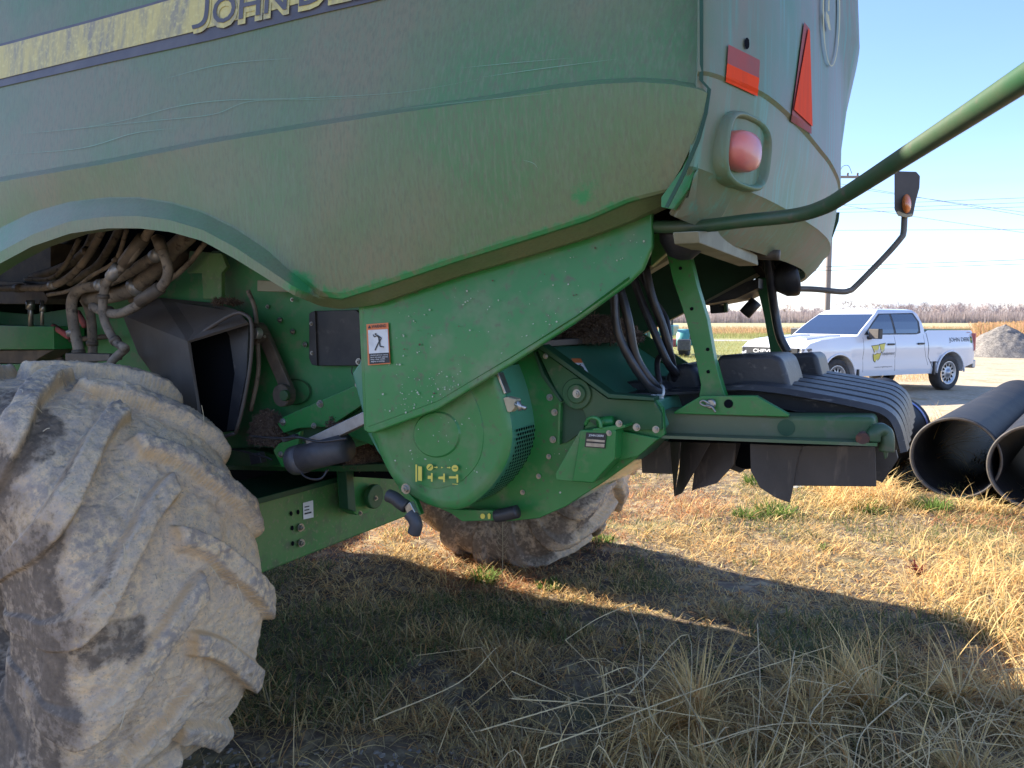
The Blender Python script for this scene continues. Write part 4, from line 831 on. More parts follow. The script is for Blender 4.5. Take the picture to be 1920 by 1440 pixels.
def tyre_mesh(nm, N, m, R, HW, seed, phase, parent, lugs=15, muddy=1.0, side=.0):
    prof = np.array([(-.92, .36), (-1.02, .44), (-1.06, .62), (-1.12, .74), (-1.07, .84), (-.985, .895), (-.90, .925), (-.7, .945), (-.35, .955), (0, .96), (.35, .955), (.7, .945), (.90, .925), (.985, .895), (1.05, .84), (1.07, .74), (1.0, .62), (.86, .46), (.62, .38)])
    d = np.r_[0, np.cumsum(np.hypot(np.diff(prof[:, 0])*.5, np.diff(prof[:, 1])))]; q = np.linspace(0, d[-1], m)
    pw = np.interp(q, d, prof[:, 0]); pr = np.interp(q, d, prof[:, 1])
    k = np.ones(5)/5; pr[2:-2] = np.convolve(pr, k, 'valid'); pw[2:-2] = np.convolve(pw, k, 'valid')
    a = np.linspace(0, 2*np.pi, N, endpoint=False); A, Wd = np.meshgrid(a, pw, indexing='ij'); _, Rr = np.meshgrid(a, pr, indexing='ij')
    lug = np.zeros_like(A); pit = 2*np.pi/lugs
    wob = fbm(np.stack([np.cos(A)*2.2, np.sin(A)*2.2, Wd*1.6], -1).reshape(-1, 3), 3, seed).reshape(A.shape)
    for sg in (-1, 1):
        tt = Wd*sg; ac = A-phase-(.5*pit if sg > 0 else 0)+.40*np.sign(tt)*np.abs(tt)**1.25+wob*.034
        x = (ac/pit+.5) % 1-.5; x = x*pit*R  # metres from lug centre
        wid = (.034+.022*np.clip(tt, 0, 1))*(1+.25*wob)
        mk_ = (1-sstep(wid-.006, wid+.014, np.abs(x)))*sstep(-.13, -.05, tt)*(1-sstep(1.0, 1.06, tt)*0)
        lug = np.maximum(lug, mk_)
    tr = sstep(.70, .86, Rr)
    P3 = np.stack([Rr*np.cos(A), Wd*.4, Rr*np.sin(A)], -1).reshape(-1, 3)
    n1 = fbm(P3*7, 5, seed+3).reshape(A.shape); n2 = fbm(P3*26, 4, seed+9).reshape(A.shape); n3 = fbm(P3*3, 3, seed+5).reshape(A.shape)
    mudt = np.clip(.62*muddy+n3*.9, 0, 1)*tr
    gap = (1-lug)*tr
    disp = lug*tr*.066*(1+.12*n1)+gap*mudt*.016*(1+n1)+(n1*.008+n2*.0065-.004*(1-sstep(.0, .05, np.abs(n1)))-.003*(1-sstep(.0, .06, np.abs(n2))))*tr+n2*.0015
    rr = Rr*R+disp
    ww = Wd*HW+np.sign(Wd)*lug*.012*sstep(.85, 1.0, np.abs(Wd))
    Vv = np.stack([rr*np.cos(A), ww, rr*np.sin(A)], -1).reshape(-1, 3)
    under = np.clip(-np.gradient(lug, axis=0)*14, 0, 1)*sstep(.3, .9, np.abs(Wd))*(np.sin(A*17+1)*.5+.5)
    mm = (np.clip(muddy*(.80+.35*n3-.22*lug*sstep(-.1, .3, n1)-.55*under*(Wd < 0)-1.5*sstep(.42, .68, -Wd)*(1-lug)*sstep(-.25, .15, n3+.15*np.sin(A*15))), 0, 1)*sstep(.78, .93, Rr)+side*(1-sstep(.72, .90, Rr))).reshape(-1, 1)
    crev = (sstep(.04, .3, lug)*(1-sstep(.5, .95, lug))+.35*sstep(.1, .5, n3)*(1-lug))*tr*sstep(-.35, .2, n1+wob); top = np.clip(sstep(.85, .99, lug)*sstep(-.25, .1, n3)+.8*sstep(.10, .35, -n3)*(1-lug), 0, 1)
    return quick(nm, Vv, grid_faces(N, m), mud, parent, np.concatenate([mm, np.clip(crev, 0, .8).reshape(-1, 1), top.reshape(-1, 1)], 1))
def wheel(u, v, R, HW, N, m, seed, phase, muddy, sink=.06):
    wh = bpy.data.objects.new('wheel', None); S.collection.objects.link(wh); wh.parent = CB; wh.location = loc_((u, v, R-sink))
    tyre_mesh('tyre', N, m, R, HW, seed, phase, wh, muddy=muddy)
    vs, fs = lathe_geo([(R*.40, -HW*.90), (R*.36, -HW*.92), (R*.34, -HW*.8), (R*.32, -HW*.5), (R*.30, -HW*.15), (R*.22, -HW*.35), (.001, -HW*.35)], 48)
    mk('rim', vs, fs, mud, wh, smooth=True)
    vs, fs = lathe_geo([(R*.47, HW*.66), (R*.45, HW*.7), (R*.43, HW*.55), (R*.40, HW*.3), (R*.25, HW*.25), (.001, HW*.25)], 48)
    mk('rim', vs, fs, 'dark', wh, smooth=True)
    return wh
wheel(-2.775, 1.585, .795, .325, 1400, 160, 3, .16, 1.0, .09)
wheel(-2.62, 4.88, .80, .38, 700, 90, 11, .0, .95)
# front drive wheels, out of the picture to the left but they carry the machine
for v in (1.6, 5.0):
    wh = bpy.data.objects.new('wheel', None); S.collection.objects.link(wh); wh.parent = CB; wh.location = loc_((-7.4, v-.2, .95))
    tyre_mesh('tyre', 240, 40, .95, .38, 21, 0, wh, lugs=22, muddy=.5)

# straw bits stuck on the near tread
gs_ = []; rr2 = random.Random(5)
for i in range(46):
    a, wv = rr2.uniform(-.5, 1.5), rr2.uniform(1.27, 1.85); rad = .795*.965+rr2.uniform(.02, .06); c = Vector((-2.775+rad*math.cos(a), wv, .705+rad*math.sin(a)))
    d = Vector((-math.sin(a)*rr2.uniform(-1, 1), rr2.uniform(-1, 1), math.cos(a)*rr2.uniform(-1, 1))).normalized()*rr2.uniform(.01, .045); gs_.append(tube_geo([loc_(c-d), loc_(c+Vector((.004, 0, .004))), loc_(c+d)], .0011, 4))
v_, f_ = merge(gs_); o = mk('straw_bits', v_, f_, P('straw_bit', (.62, .52, .34)), None); o.location = CB.location; o.rotation_euler = CB.rotation_euler; o['kind'] = 'stuff'

# ================================================================== GROUND
def attrmat(name, rough=.8, trans=.35, spec=.2):
    m = bpy.data.materials.new(name); m.use_nodes = True; n, l = nt(m); b = n['Principled BSDF']; o = n['Material Output']
    v = n.new('ShaderNodeVertexColor'); v.layer_name = 'Col'; l.new(v.outputs[0], b.inputs['Base Color']); b.inputs['Roughness'].default_value = rough; b.inputs['Specular IOR Level'].default_value = spec
    if trans:
        t = n.new('ShaderNodeBsdfTranslucent'); l.new(v.outputs[0], t.inputs[0]); x = n.new('ShaderNodeMixShader'); x.inputs[0].default_value = trans
        l.new(b.outputs[0], x.inputs[1]); l.new(t.outputs[0], x.inputs[2]); l.new(x.outputs[0], o.inputs[0])
    return m
def gz(x, y):
    """ground height"""
    p = np.stack([x*1.1, y*1.1, x*0], -1); q = np.stack([x*7, y*7, x*0], -1)
    d = np.hypot(x, y); f = 1-sstep(9, 15, d)
    return (fbm(p, 3, 50)*.045+fbm(q, 3, 60)*.012)*f - .004
sx = np.sinh(np.linspace(-8.2, 8.2, 380))*1.6; sy = np.sinh(np.linspace(-4.5, 8.2, 330))*1.6+3.0
Xg, Yg = np.meshgrid(sx, sy, indexing='ij'); Zg = gz(Xg.ravel(), Yg.ravel())
gm = P('soil_and_thatch', (.20, .145, .095), (.105, .08, .062), 1.1, .40, .60, .95, bump=.8, bs=45, spec=.15, c3=(.40, .31, .18), ns3=9, lo3=.48, hi3=.66, c4=(.16, .16, .08), ns4=.9, lo4=.54, hi4=.66)
gr = quick('ground', np.stack([Xg.ravel(), Yg.ravel(), Zg], -1), grid_faces(380, 330, False), gm); tag(gr, kind='structure')
def sheet(name, pts, z, mat, kind='structure'):
    o = mk(name, [(x, y, z) for x, y in pts], [tuple(range(len(pts)))], mat); tag(o, kind=kind); return o
yard = P('gravel_yard_surface', (.46, .37, .26), (.38, .31, .22), .6, .4, .6, .95, c3=(.56, .46, .33), ns3=9, lo3=.5, hi3=.66, bump=.5, bs=25, spec=.1, c4=(.36, .26, .14), ns4=1.2, lo4=.55, hi4=.7)
sheet('gravel_yard', [(6.4, 12.6), (8.5, 12.2), (14, 12.4), (40, 13), (60, 40), (40, 44), (24, 36), (15.5, 31), (12.6, 24.5), (9.8, 21.5), (8.8, 17.5), (6.6, 15.5)], .006, yard)
fieldm = P('far_field_stubble', (.36, .34, .19), (.42, .37, .22), .03, .4, .6, .95, c3=(.30, .31, .17), ns3=.2, lo3=.5, hi3=.7, spec=.1)
sheet('far_field', [(-900, 118), (1500, 118), (1500, 700), (-900, 700)], .012, fieldm)
turf = P('mown_grass_strip', (.22, .24, .09), (.30, .29, .12), .12, .4, .6, .95, c3=(.38, .34, .17), ns3=2, lo3=.5, hi3=.7, spec=.1, bump=.5, bs=12)
sheet('grass_strip', [(-200, 23.5), (8, 23.5), (14, 33), (40, 46), (300, 46), (300, 117.5), (-200, 117.5)], .008, turf)
roadm = P('gravel_road_surface', (.44, .40, .36), (.36, .33, .29), 1, .4, .6, .9, spec=.15)
sheet('road', [(-300, 60), (300, 56.5), (300, 60.5), (-300, 64.5)], .016, roadm)

# ---- blades: straw, grass, weeds
def blades(name, x, y, z0, az, L, lean, curl, wid, col, mat, segs=3, kind='stuff', twist=None):
    n_ = len(x); V = np.zeros((n_, segs+1, 2, 3), np.float32); dx, dy = np.cos(az), np.sin(az)
    px, py, pz = x.copy(), y.copy(), z0.copy(); th = lean.copy(); tw = RNG.uniform(-1, 1, n_)
    wx, wy = -dy, dx
    for s in range(segs+1):
        ww = wid*(1-.85*(s/segs)**1.5)*.5
        V[:, s, 0] = np.stack([px-wx*ww, py-wy*ww, pz-ww*tw*.5], -1); V[:, s, 1] = np.stack([px+wx*ww, py+wy*ww, pz+ww*tw*.5], -1)
        st = L/segs; px = px+dx*np.sin(th)*st; py = py+dy*np.sin(th)*st; pz = pz+np.cos(th)*st; th = th+curl/segs
        pz = np.maximum(pz, z0*.0+gzc(px, py)+.004)
    b0 = (np.arange(n_)*(segs+1)*2)[:, None]; k = np.arange(segs)[None, :]*2
    F = np.stack([b0+k, b0+k+1, b0+k+3, b0+k+2], -1).reshape(-1, 4)
    C = np.repeat(col, (segs+1)*2, 0)
    o = quick(name, V.reshape(-1, 3), F, mat, None, C, smooth=False)
    if kind: o['kind'] = kind
    return o
GX0, GX1, GY0, GY1, GS = -6, 14, 0, 18, .05
_gx = np.arange(GX0, GX1, GS); _gy = np.arange(GY0, GY1, GS); _a, _b = np.meshgrid(_gx, _gy, indexing='ij'); _gz = gz(_a.ravel(), _b.ravel()).reshape(_a.shape)
def gzc(x, y):
    i = np.clip(((x-GX0)/GS).astype(int), 0, len(_gx)-1); j = np.clip(((y-GY0)/GS).astype(int), 0, len(_gy)-1); return _gz[i, j]
def pick(n_, y0, y1, m=.62):
    """points on the ground in the wedge the photograph looks over, denser near"""
    y = y0*(y1/y0)**RNG.uniform(0, 1, n_); x = RNG.uniform(-m, m, n_)*(y+.6)*1.25; return x, y
def clump(x, y, s, seed): return fbm(np.stack([x*s, y*s, x*0], -1), 3, seed)
straw_m = attrmat('dry_straw', trans=.45); green_m = attrmat('green_blades', trans=.4)
PAL = np.array([(.84, .60, .25), (.72, .51, .22), (.90, .68, .32), (.56, .42, .22), (.74, .42, .17), (.48, .37, .22)])
def pal(n_, w=None): c = PAL[RNG.choice(len(PAL), n_, p=w)]*RNG.uniform(.75, 1.2, (n_, 1)); return c.astype(np.float32)
# matted dead grass over everything near
n_ = 260000; x, y = pick(n_, 2.1, 13); g = clump(x, y, .9, 70); bare = clump(x, y, 1.7, 90)
bare_zone = (x < -.35) & (y < 3.0) & (x > -1.6); keep = (bare > -.60) & ~(bare_zone & (RNG.uniform(0, 1, n_) < .85)) & (RNG.uniform(0, 1, n_) < np.where((y < 4.3) & (clump(x, y, 2.1, 131) < .02), .42, 1)) & (RNG.uniform(0, 1, n_) < np.clip(1.1-((y-6.2)/1.6)**2*.0-np.where((g < -.15) & (y > 5), .35, 0), 0, 1))
x, y, g = x[keep], y[keep], g[keep]; k = len(x)
c = pal(k); gmask = (clump(x, y, 1.3, 33) > .22) & (RNG.uniform(0, 1, k) < .18); c[gmask] = np.array([.11, .15, .045])*RNG.uniform(.7, 1.4, (gmask.sum(), 1))
rd = (clump(x, y, .7, 44) > .2) & (y > 4.6) & (RNG.uniform(0, 1, k) < .5); c[rd] = np.array([.55, .27, .13])*RNG.uniform(.7, 1.2, (rd.sum(), 1))
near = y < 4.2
c[near] *= .86  # dead grass in the machine's shadow is also darkened in its colour
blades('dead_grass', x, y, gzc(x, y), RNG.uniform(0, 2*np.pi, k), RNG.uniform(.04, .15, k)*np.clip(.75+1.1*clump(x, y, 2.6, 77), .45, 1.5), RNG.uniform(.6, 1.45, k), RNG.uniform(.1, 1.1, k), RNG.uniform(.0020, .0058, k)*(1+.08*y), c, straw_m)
# short green grass patches
n_ = 110000; x, y = pick(n_, 2.3, 12); g = clump(x, y, 1.2, 101)+np.where((y > 2.5) & (y < 4.3), .10, 0); keep = (g > .20) & ~((x < -.3) & (y < 3.05)); x, y = x[keep], y[keep]; k = len(x)
c = (np.array([.15, .175, .06])*RNG.uniform(.6, 1.5, (k, 1))).astype(np.float32)
blades('green_grass', x, y, gzc(x, y), RNG.uniform(0, 2*np.pi, k), RNG.uniform(.03, .09, k), RNG.uniform(.1, .8, k), RNG.uniform(.2, 1.2, k), RNG.uniform(.002, .004, k)*(1+.10*y), c, green_m)
# tall bent straw: foreground right
n_ = 6500; x = RNG.uniform(-1.0, 3.0, n_); y = RNG.uniform(1.7, 3.7, n_); dens = .10+.9*sstep(.1, 1.6, x); cl = clump(x, y, 2.2, 120)
keep = (RNG.uniform(0, 1, n_) < dens*np.clip(.55+1.6*cl, .05, 1)) & (y < 2.2+.55*x+1.1) & ~((x < .25) & (y < 2.1)); x, y = x[keep], y[keep]; k = len(x)
blades('tall_dry_grass', x, y, gzc(x, y), RNG.uniform(0, 2*np.pi, k), RNG.uniform(.10, .40, k), RNG.uniform(.15, 1.4, k), RNG.uniform(.2, 2.3, k), RNG.uniform(.003, .007, k), pal(k, [.25, .15, .35, .1, .1, .05])*1.05, straw_m, 7)
# tufts of long flat straw, each fanning out from its own crown
tx, ty, tz, ta, tl, tn_, tcu = [], [], [], [], [], [], []
for i in range(85):
    cx = RNG.uniform(-.1, 3.0); cy = RNG.uniform(1.95, 3.5)
    if RNG.uniform() > .25+.75*min(1, max(0, (cx-.1)/1.0)) or cy > 2.55+.5*cx+.3: continue
    k = int(RNG.uniform(60, 190)); a = RNG.uniform(0, 2*np.pi, k)*.7+RNG.uniform(0, 6.28); r = .03*np.sqrt(RNG.uniform(0, 1, k)); Lm = RNG.uniform(.16, .42)
    tx.append(cx+r*np.cos(a)); ty.append(cy+r*np.sin(a)); ta.append(a); tl.append(Lm*RNG.uniform(.4, 1.15, k)); tn_.append(RNG.uniform(.35, 1.5, k)); tcu.append(RNG.uniform(-.2, 2.2, k))
x, y, a, L_, le_, cu_ = map(np.concatenate, (tx, ty, ta, tl, tn_, tcu)); k = len(x)
blades('straw_tufts', x, y, gzc(x, y), a, L_, le_, cu_, RNG.uniform(.003, .008, k), pal(k, [.25, .2, .25, .12, .08, .1]), straw_m, 7)
# sunlit bushy straw at the right edge and around the pipes
def patch(cx, cy, rx, ry, n_): a = RNG.uniform(0, 2*np.pi, n_); r = np.sqrt(RNG.uniform(0, 1, n_)); return cx+rx*r*np.cos(a), cy+ry*r*np.sin(a)
spots = [(2.95, 4.3, .6, .7, 900, .40), (3.4, 5.2, .7, .5, 500, .30), (3.15, 6.9, .35, .35, 620, .34), (3.3, 7.5, .45, .5, 650, .40), (4.35, 6.75, .5, .15, 220, .3), (3.9, 8.8, .3, .9, 700, .85), (5.6, 9.3, .5, 1.3, 900, .85), (4.6, 10.6, .8, .6, 500, .7), (2.6, 6.6, .5, .3, 300, .22), (5.0, 8.0, .15, .9, 300, .75), (3.42, 7.0, .28, .22, 520, .30), (4.5, 8.7, .25, .5, 520, .95), (3.0, 6.75, .3, .15, 200, .2), (4.25, 6.62, .35, .12, 200, .25)]
for cx, cy, rx, ry, nn_, L in spots:
    x, y = patch(cx, cy, rx, ry, nn_); inp = np.zeros(nn_, bool)
    for qx, qy, ql in ((4.09, 7.1, 5.6), (4.53, 6.62, 5.6), (3.48, 7.75, 1.9), (4.75, 10.9, 2.2)):
        al = (x-qx)*.62+(y-qy)*.785; pe = np.abs((x-qx)*.785-(y-qy)*.62); inp |= (al > -.03) & (al < ql) & (pe < .39)
    x, y = x[~inp], y[~inp]; k = len(x)
    blades('tall_dry_grass', x, y, gzc(x, y), RNG.uniform(0, 2*np.pi, k), RNG.uniform(.3, 1, k)*L, RNG.uniform(.0, .9, k), RNG.uniform(.5, 3.2, k), RNG.uniform(.003, .006, k)*(1+.08*y), pal(k, [.3, .15, .35, .05, .1, .05]), straw_m, 8)
# long single straws lying across the foreground (image start -> end)
V = []; fs = []
rs = [((1010, 1405), (1330, 1285), (1560, 1210)), ((1180, 1300), (1290, 1190), (1290, 1420)), ((1205, 1230), (1215, 1330), (1300, 1440)), ((1420, 1170), (1425, 1290), (1415, 1440)), ((1490, 1220), (1470, 1330), (1430, 1440)),
      ((1300, 1400), (1500, 1355), (1900, 1400)), ((1120, 1270), (1185, 1255), (1225, 1360)), ((1250, 1240), (1310, 1350), (1360, 1410)), ((1640, 1260), (1800, 1330), (1920, 1380)), ((960, 1310), (1180, 1325), (1350, 1350)), ((700, 1350), (860, 1280), (930, 1215)),
      ((1560, 1290), (1520, 1360), (1650, 1440)), ((1190, 1130), (1120, 1160), (1060, 1200)), ((1180, 1140), (1200, 1200), (1190, 1290)), ((1700, 1300), (1620, 1370), (1600, 1440)), ((900, 1370), (1160, 1290), (1230, 1250)), ((1060, 1200), (1110, 1250), (1160, 1310))]
gs = []
for i, pts in enumerate(rs):
    q = []
    for j, (px_, py_) in enumerate(pts):
        g_ = W(px_, min(py_+70, 1500), z=0.0); h = .03+.06*(j == 1)
        q.append(W(px_, py_, Y=g_.y*.985))
        if q[-1].z < .015: q[-1].z = .015
    gs.append(tube_geo(cat(q, 5), lambda t: .0028-.0013*t, 6))
for i in range(420):
    x0, y0 = random.uniform(-.3, 2.9), random.uniform(1.85, 3.3)
    if random.random() > .25+.75*min(1, max(0, (x0+.1)/1.1)): continue
    a = random.uniform(0, 6.28); L = random.uniform(.12, .5); h = random.uniform(.02, .22)
    p0 = Vector((x0, y0, .01)); p1 = p0+Vector((math.cos(a)*L*.45, math.sin(a)*L*.45, h)); p2 = p0+Vector((math.cos(a+.4)*L, math.sin(a+.4)*L, random.uniform(.01, h)))
    gs.append(tube_geo([p0, p1, p2] if random.random() < .5 else cat([p0, p1, p2], 4), lambda t: .0024-.0010*t, 5))
sv, sf = merge(gs); o = mk('straw_stalks', sv, sf, P('pale_straw', (.74, .56, .29), (.52, .38, .20), 8, .4, .6, .7)); tag(o, kind='stuff')
# weeds with leaves
def leafy(cx, cy, n_, r, h, col, name, label, mat=green_m, wid=.012, group=None):
    a = RNG.uniform(0, 2*np.pi, n_); rr_ = r*np.sqrt(RNG.uniform(0, 1, n_))*.6; x = cx+rr_*np.cos(a); y = cy+rr_*np.sin(a)
    c = (np.array(col)*RNG.uniform(.6, 1.5, (n_, 1))).astype(np.float32)
    o = blades(name, x, y, gzc(x, y), a+RNG.normal(0, .6, n_), RNG.uniform(.5, 1, n_)*h, RNG.uniform(.1, 1.1, n_), RNG.uniform(.2, 1.2, n_), np.full(n_, wid), c, mat, 4, kind=None)
    v = np.zeros(len(o.data.vertices)*3, np.float32); o.data.vertices.foreach_get('co', v); v = v.reshape(-1, 3)-np.array([cx, cy, 0], np.float32); o.data.vertices.foreach_set('co', v.ravel()); o.location = (cx, cy, 0); o.data.update()
    tag(o, label, 'weed', group); return o
for i, (px_, py_, n_, r, h, lb) in enumerate([(905, 1082, 150, .16, .10, 'leafy green weed in the sunlit strip in front of the far tyre'), (1030, 1100, 110, .12, .07, 'low green tuft at the right end of the sunlit strip beside the far tyre'),
    (1455, 965, 260, .26, .13, 'largest bright green weed clump below the hanging flaps'), (1400, 970, 150, .2, .09, 'pale green weed clump just left of the largest clump under the flaps'), (1625, 958, 170, .22, .12, 'green weed clump between the flaps and the first pipe mouth'), (1745, 955, 220, .26, .14, 'green weed clump right under the mouth of the big black pipe'),
    (1130, 1018, 90, .15, .08, 'small bright weed touching the right side of the far tyre'), (1420, 910, 150, .22, .16, 'weed with yellowish leaves half hidden behind the hanging flaps'), (1545, 1028, 60, .1, .05, 'tiny green sprout alone in the sunlit dead grass')]):
    g_ = W(px_, py_, z=0); leafy(g_.x, g_.y, n_, r, h, (.15, .22, .05), 'weed_plant', lb, group='green weeds in the dead grass')
g_ = W(1722, 1072, z=0); leafy(g_.x, g_.y, 26, .035, .13, (.20, .04, .035), 'red_weed', 'small dark red weed standing alone in sunlit straw', wid=.012)
# thin seed stalk in front of the far tyre
a, b = W(941, 1100, z=0), None; b = W(942, 975, Y=a.y-.02)
gsd = [tube_geo([a, (a+b)/2+Vector((.004, 0, 0)), b], .0022, 6)]
for i in range(12):
    f = .45+.5*i/12; p = a.lerp(b, f); s = 1 if i % 2 else -1; gsd.append(tube_geo([p, p+Vector((s*.02, 0, .012)), p+Vector((s*.035, 0, .04))], .0012, 4))
v, f = merge(gsd); o = mk('seed_stalk', [p-a for p in v], f, straw_m if False else P('stalk', (.36, .29, .17))); o.location = a; tag(o, 'thin dry seed stalk standing upright in front of the far tyre', 'plant')
# litter of pale stones
gs = []
for i in range(2600):
    zone = random.random()
    if zone < .3: x0, y0 = random.uniform(-1.3, .1), random.uniform(2.1, 2.9)
    elif zone < .8: g_ = (random.uniform(1.0, 4.6), random.gauss(6.2, .5)); x0, y0 = g_
    else: x0, y0 = random.uniform(-.5, 3), random.uniform(2.2, 6)
    r = random.uniform(.003, .010); z = float(gzc(np.array([x0]), np.array([y0]))[0])
    v_, f_ = box_geo((x0, y0, z+r*.3), (r*2, r*1.5, r), Matrix.Rotation(random.uniform(0, 3), 3, 'Z') @ Matrix.Rotation(random.uniform(-.5, .5), 3, 'X')); gs.append((v_, f_))
v, f = merge(gs); o = mk('gravel', v, f, P('pale_stone', (.38, .32, .25), (.22, .185, .15), 30, .4, .6, .8)); tag(o, kind='stuff')
g_ = W(1508, 916, z=0); o = box('plastic_strip', (0, 0, .012), (.30, .07, .02), P('faded_plastic', (.42, .44, .44), (.3, .31, .31), 9, .4, .6, .5), None, .006); o.location = (g_.x, g_.y, .01); o.rotation_euler = (0, 0, .5); tag(o, 'faded grey plastic strip lying in the grass below the flaps', 'plastic strip')
g_ = W(1404, 885, z=0); q = cat([Vector((-.10, 0, .16)), Vector((-.04, 0, .09)), Vector((.06, .02, .03)), Vector((.2, .04, .01))], 5); v, f = tube_geo(q, .016, 10); o = mk('pipe_offcut', v, f, 'white', smooth=True); o.location = (g_.x+.02, g_.y, 0); tag(o, 'curved white plastic offcut sticking up behind the hanging flaps', 'pipe offcut')

# ================================================================== CULVERT PIPES
pipem = P('black_pipe_plastic', (.014, .013, .015), (.028, .025, .023), 3, .4, .65, .6, spec=.2, c3=(.055, .046, .036), ns3=12, lo3=.6, hi3=.8, bump=.08, bs=40)
rimm = P('pipe_cut_edge', (.15, .13, .11), (.08, .07, .06), 14, .4, .7, .6)
def pipe(c, L, r, label, dirv=(.6, .8)):
    t = thing('culvert_pipe', label, 'pipe', (c[0], c[1], 0), math.atan2(dirv[1], dirv[0])-math.pi/2, 'black culvert pipes lying in the grass')
    ri = r-.030
    vs, fs = lathe_geo([(r-.003, .0), (r, .008), (r, .04), (r-.004, .06), (r-.004, L-.05), (r, L-.03), (r, L), (ri, L), (ri, .010), (ri+.006, .0)], 96)
    mk('pipe_wall', [v+Vector((0, 0, r)) for v in vs], fs, pipem, t, smooth=True)
    vs, fs = lathe_geo([(r-.003, -.001), (r-.004, -.004), (ri+.010, -.004), (ri+.002, .004), (ri-.002, .03)], 96)
    mk('pipe_rim', [v+Vector((0, 0, r)) for v in vs], fs, rimm, t, smooth=True)
    return t
pa = W(1790, 862, Y=7.1)
pipe((pa.x, 7.1), 5.6, .385, 'large black pipe whose whole round mouth faces the camera', (.62, .785))
pb = W(1946, 862, Y=6.62); pipe((pb.x, 6.62), 5.6, .385, 'black pipe cut off by the right edge of the photo', (.62, .785))
pc2 = pipe((3.48, 7.75), 1.9, .375, 'black pipe with blue tape lying half hidden beside the tail board', (.62, .785))
pipe((4.75, 10.9), 2.2, .36, 'farthest black pipe lying in straw just in front of the pickup', (.62, .785))
vs, fs = lathe_geo([(.379, 1.66), (.381, 1.67), (.381, 1.74), (.379, 1.75)], 64); mk('blue_tape', [v+Vector((0, 0, .375)) for v in vs], fs, P('blue_tape', (.05, .09, .38), (.2, .25, .45), 20, .5, .6, .4), pc2, smooth=True)

# ================================================================== GRAVEL PILE
n1_, m1_ = 90, 40; th = np.linspace(0, 2*np.pi, n1_, endpoint=False); rr_ = np.linspace(0, 1, m1_); T, Rr = np.meshgrid(th, rr_, indexing='ij')
p3 = np.stack([np.cos(T)*Rr*2.2, np.sin(T)*Rr*2.2, T*0], -1).reshape(-1, 3); nn_ = fbm(p3, 4, 7).reshape(T.shape)
hgt = 1.36*np.clip(1-Rr**1.35, 0, 1)*(1+.12*nn_)+.05*fbm(p3*6, 3, 8).reshape(T.shape)*(Rr < .97)
gp_ = W(1874, 671, z=0)
pile = quick('gravel_pile', np.stack([np.cos(T)*Rr*2.15*(1+.1*nn_), np.sin(T)*Rr*2.2, hgt-.01], -1).reshape(-1, 3), grid_faces(n1_, m1_), P('grey_gravel', (.24, .215, .19), (.15, .135, .12), 9, .42, .58, .95, c3=(.36, .32, .28), ns3=26, lo3=.55, hi3=.66, bump=1, bs=22, spec=.1))
pile.location = (gp_.x+1.2, gp_.y+1.6, 0); tag(pile, 'grey gravel pile standing on the yard behind the white pickup', 'gravel pile')

# ================================================================== DISTANCE
def weeds(name, x0, x1, y0, y1, n_, h, colr, ratio=None):
    y = RNG.uniform(y0, y1, n_); x = RNG.uniform(x0, x1, n_)
    if ratio: x = y*RNG.uniform(ratio[0], ratio[1], n_)
    c = (np.array(colr)*RNG.uniform(.6, 1.3, (n_, 1))*(1+RNG.uniform(-.12, .12, (n_, 3)))).astype(np.float32)
    L = h*RNG.uniform(.4, 1, n_)*(1+.5*clump(x, y, .12, 5))
    V = np.zeros((n_, 4, 3), np.float32); az = RNG.uniform(0, 6.28, n_); ww = RNG.uniform(.02, .06, n_)*h; le = RNG.normal(0, .25, n_)*L
    dx, dy = np.cos(az)*ww, np.sin(az)*ww
    V[:, 0] = np.stack([x-dx, y-dy, x*0], -1); V[:, 1] = np.stack([x+dx, y+dy, x*0], -1); V[:, 2] = np.stack([x+dx*.5+le, y, L], -1); V[:, 3] = np.stack([x-dx*.5+le, y, L], -1)
    o = quick(name, V.reshape(-1, 3), np.arange(n_*4).reshape(-1, 4), straw_m, None, np.repeat(c, 4, 0), smooth=False); tag(o, kind='stuff'); return o
weeds('rust_coloured_weeds', 0, 1, 80, 118, 22000, .62, (.46, .29, .15), (.1, .9))
weeds('tall_rusty_brush', 0, 1, 62, 92, 7000, 1.35, (.50, .31, .16), (.60, .80))
weeds('meadow_grass', 0, 1, 26, 58, 24000, .16, (.36, .33, .12), (.08, .50))
weeds('roadside_grass', 0, 1, 66, 84, 20000, .35, (.32, .31, .12), (.08, .9))
weeds('yard_straw', 0, 1, 20.5, 27, 5000, .10, (.58, .40, .20), (.44, .56))
# bare winter trees
def tree_segs(base, H, rnd, depth=4):
    segs = []
    def grow(p, d, L, r, k):
        q = p+d*L; segs.append((p, q, r, r*.68))
        if k == 0: return
        for i in range(rnd.choice([2, 3, 3])):
            dd = (d+Vector((rnd.gauss(0, .42), rnd.gauss(0, .42), rnd.uniform(-.05, .25)))).normalized(); grow(p.lerp(q, rnd.uniform(.65, 1)), dd, L*rnd.uniform(.58, .8), r*.6, k-1)
    grow(base, Vector((rnd.gauss(0, .04), rnd.gauss(0, .04), 1)).normalized(), H*.30, H*.016, depth); return segs
def segs_geo(segs, ns=3):
    V, F = [], []
    for p, q, r0, r1 in segs:
        d = (q-p).normalized(); x = d.orthogonal().normalized(); y = d.cross(x); o = len(V)
        for c_, r in ((p, r0), (q, r1)):
            for k in range(ns): a = 2*math.pi*k/ns; V.append(c_+(x*math.cos(a)+y*math.sin(a))*r)
        for k in range(ns): F.append((o+k, o+(k+1) % ns, o+ns+(k+1) % ns, o+ns+k))
    return V, F
bark = P('hazy_bark', (.42, .34, .32), (.48, .40, .37), .05, .4, .6, .9, spec=.1)  # paled so the haze over the far trees sits in the colour
rnd = random.Random(4); protos = []
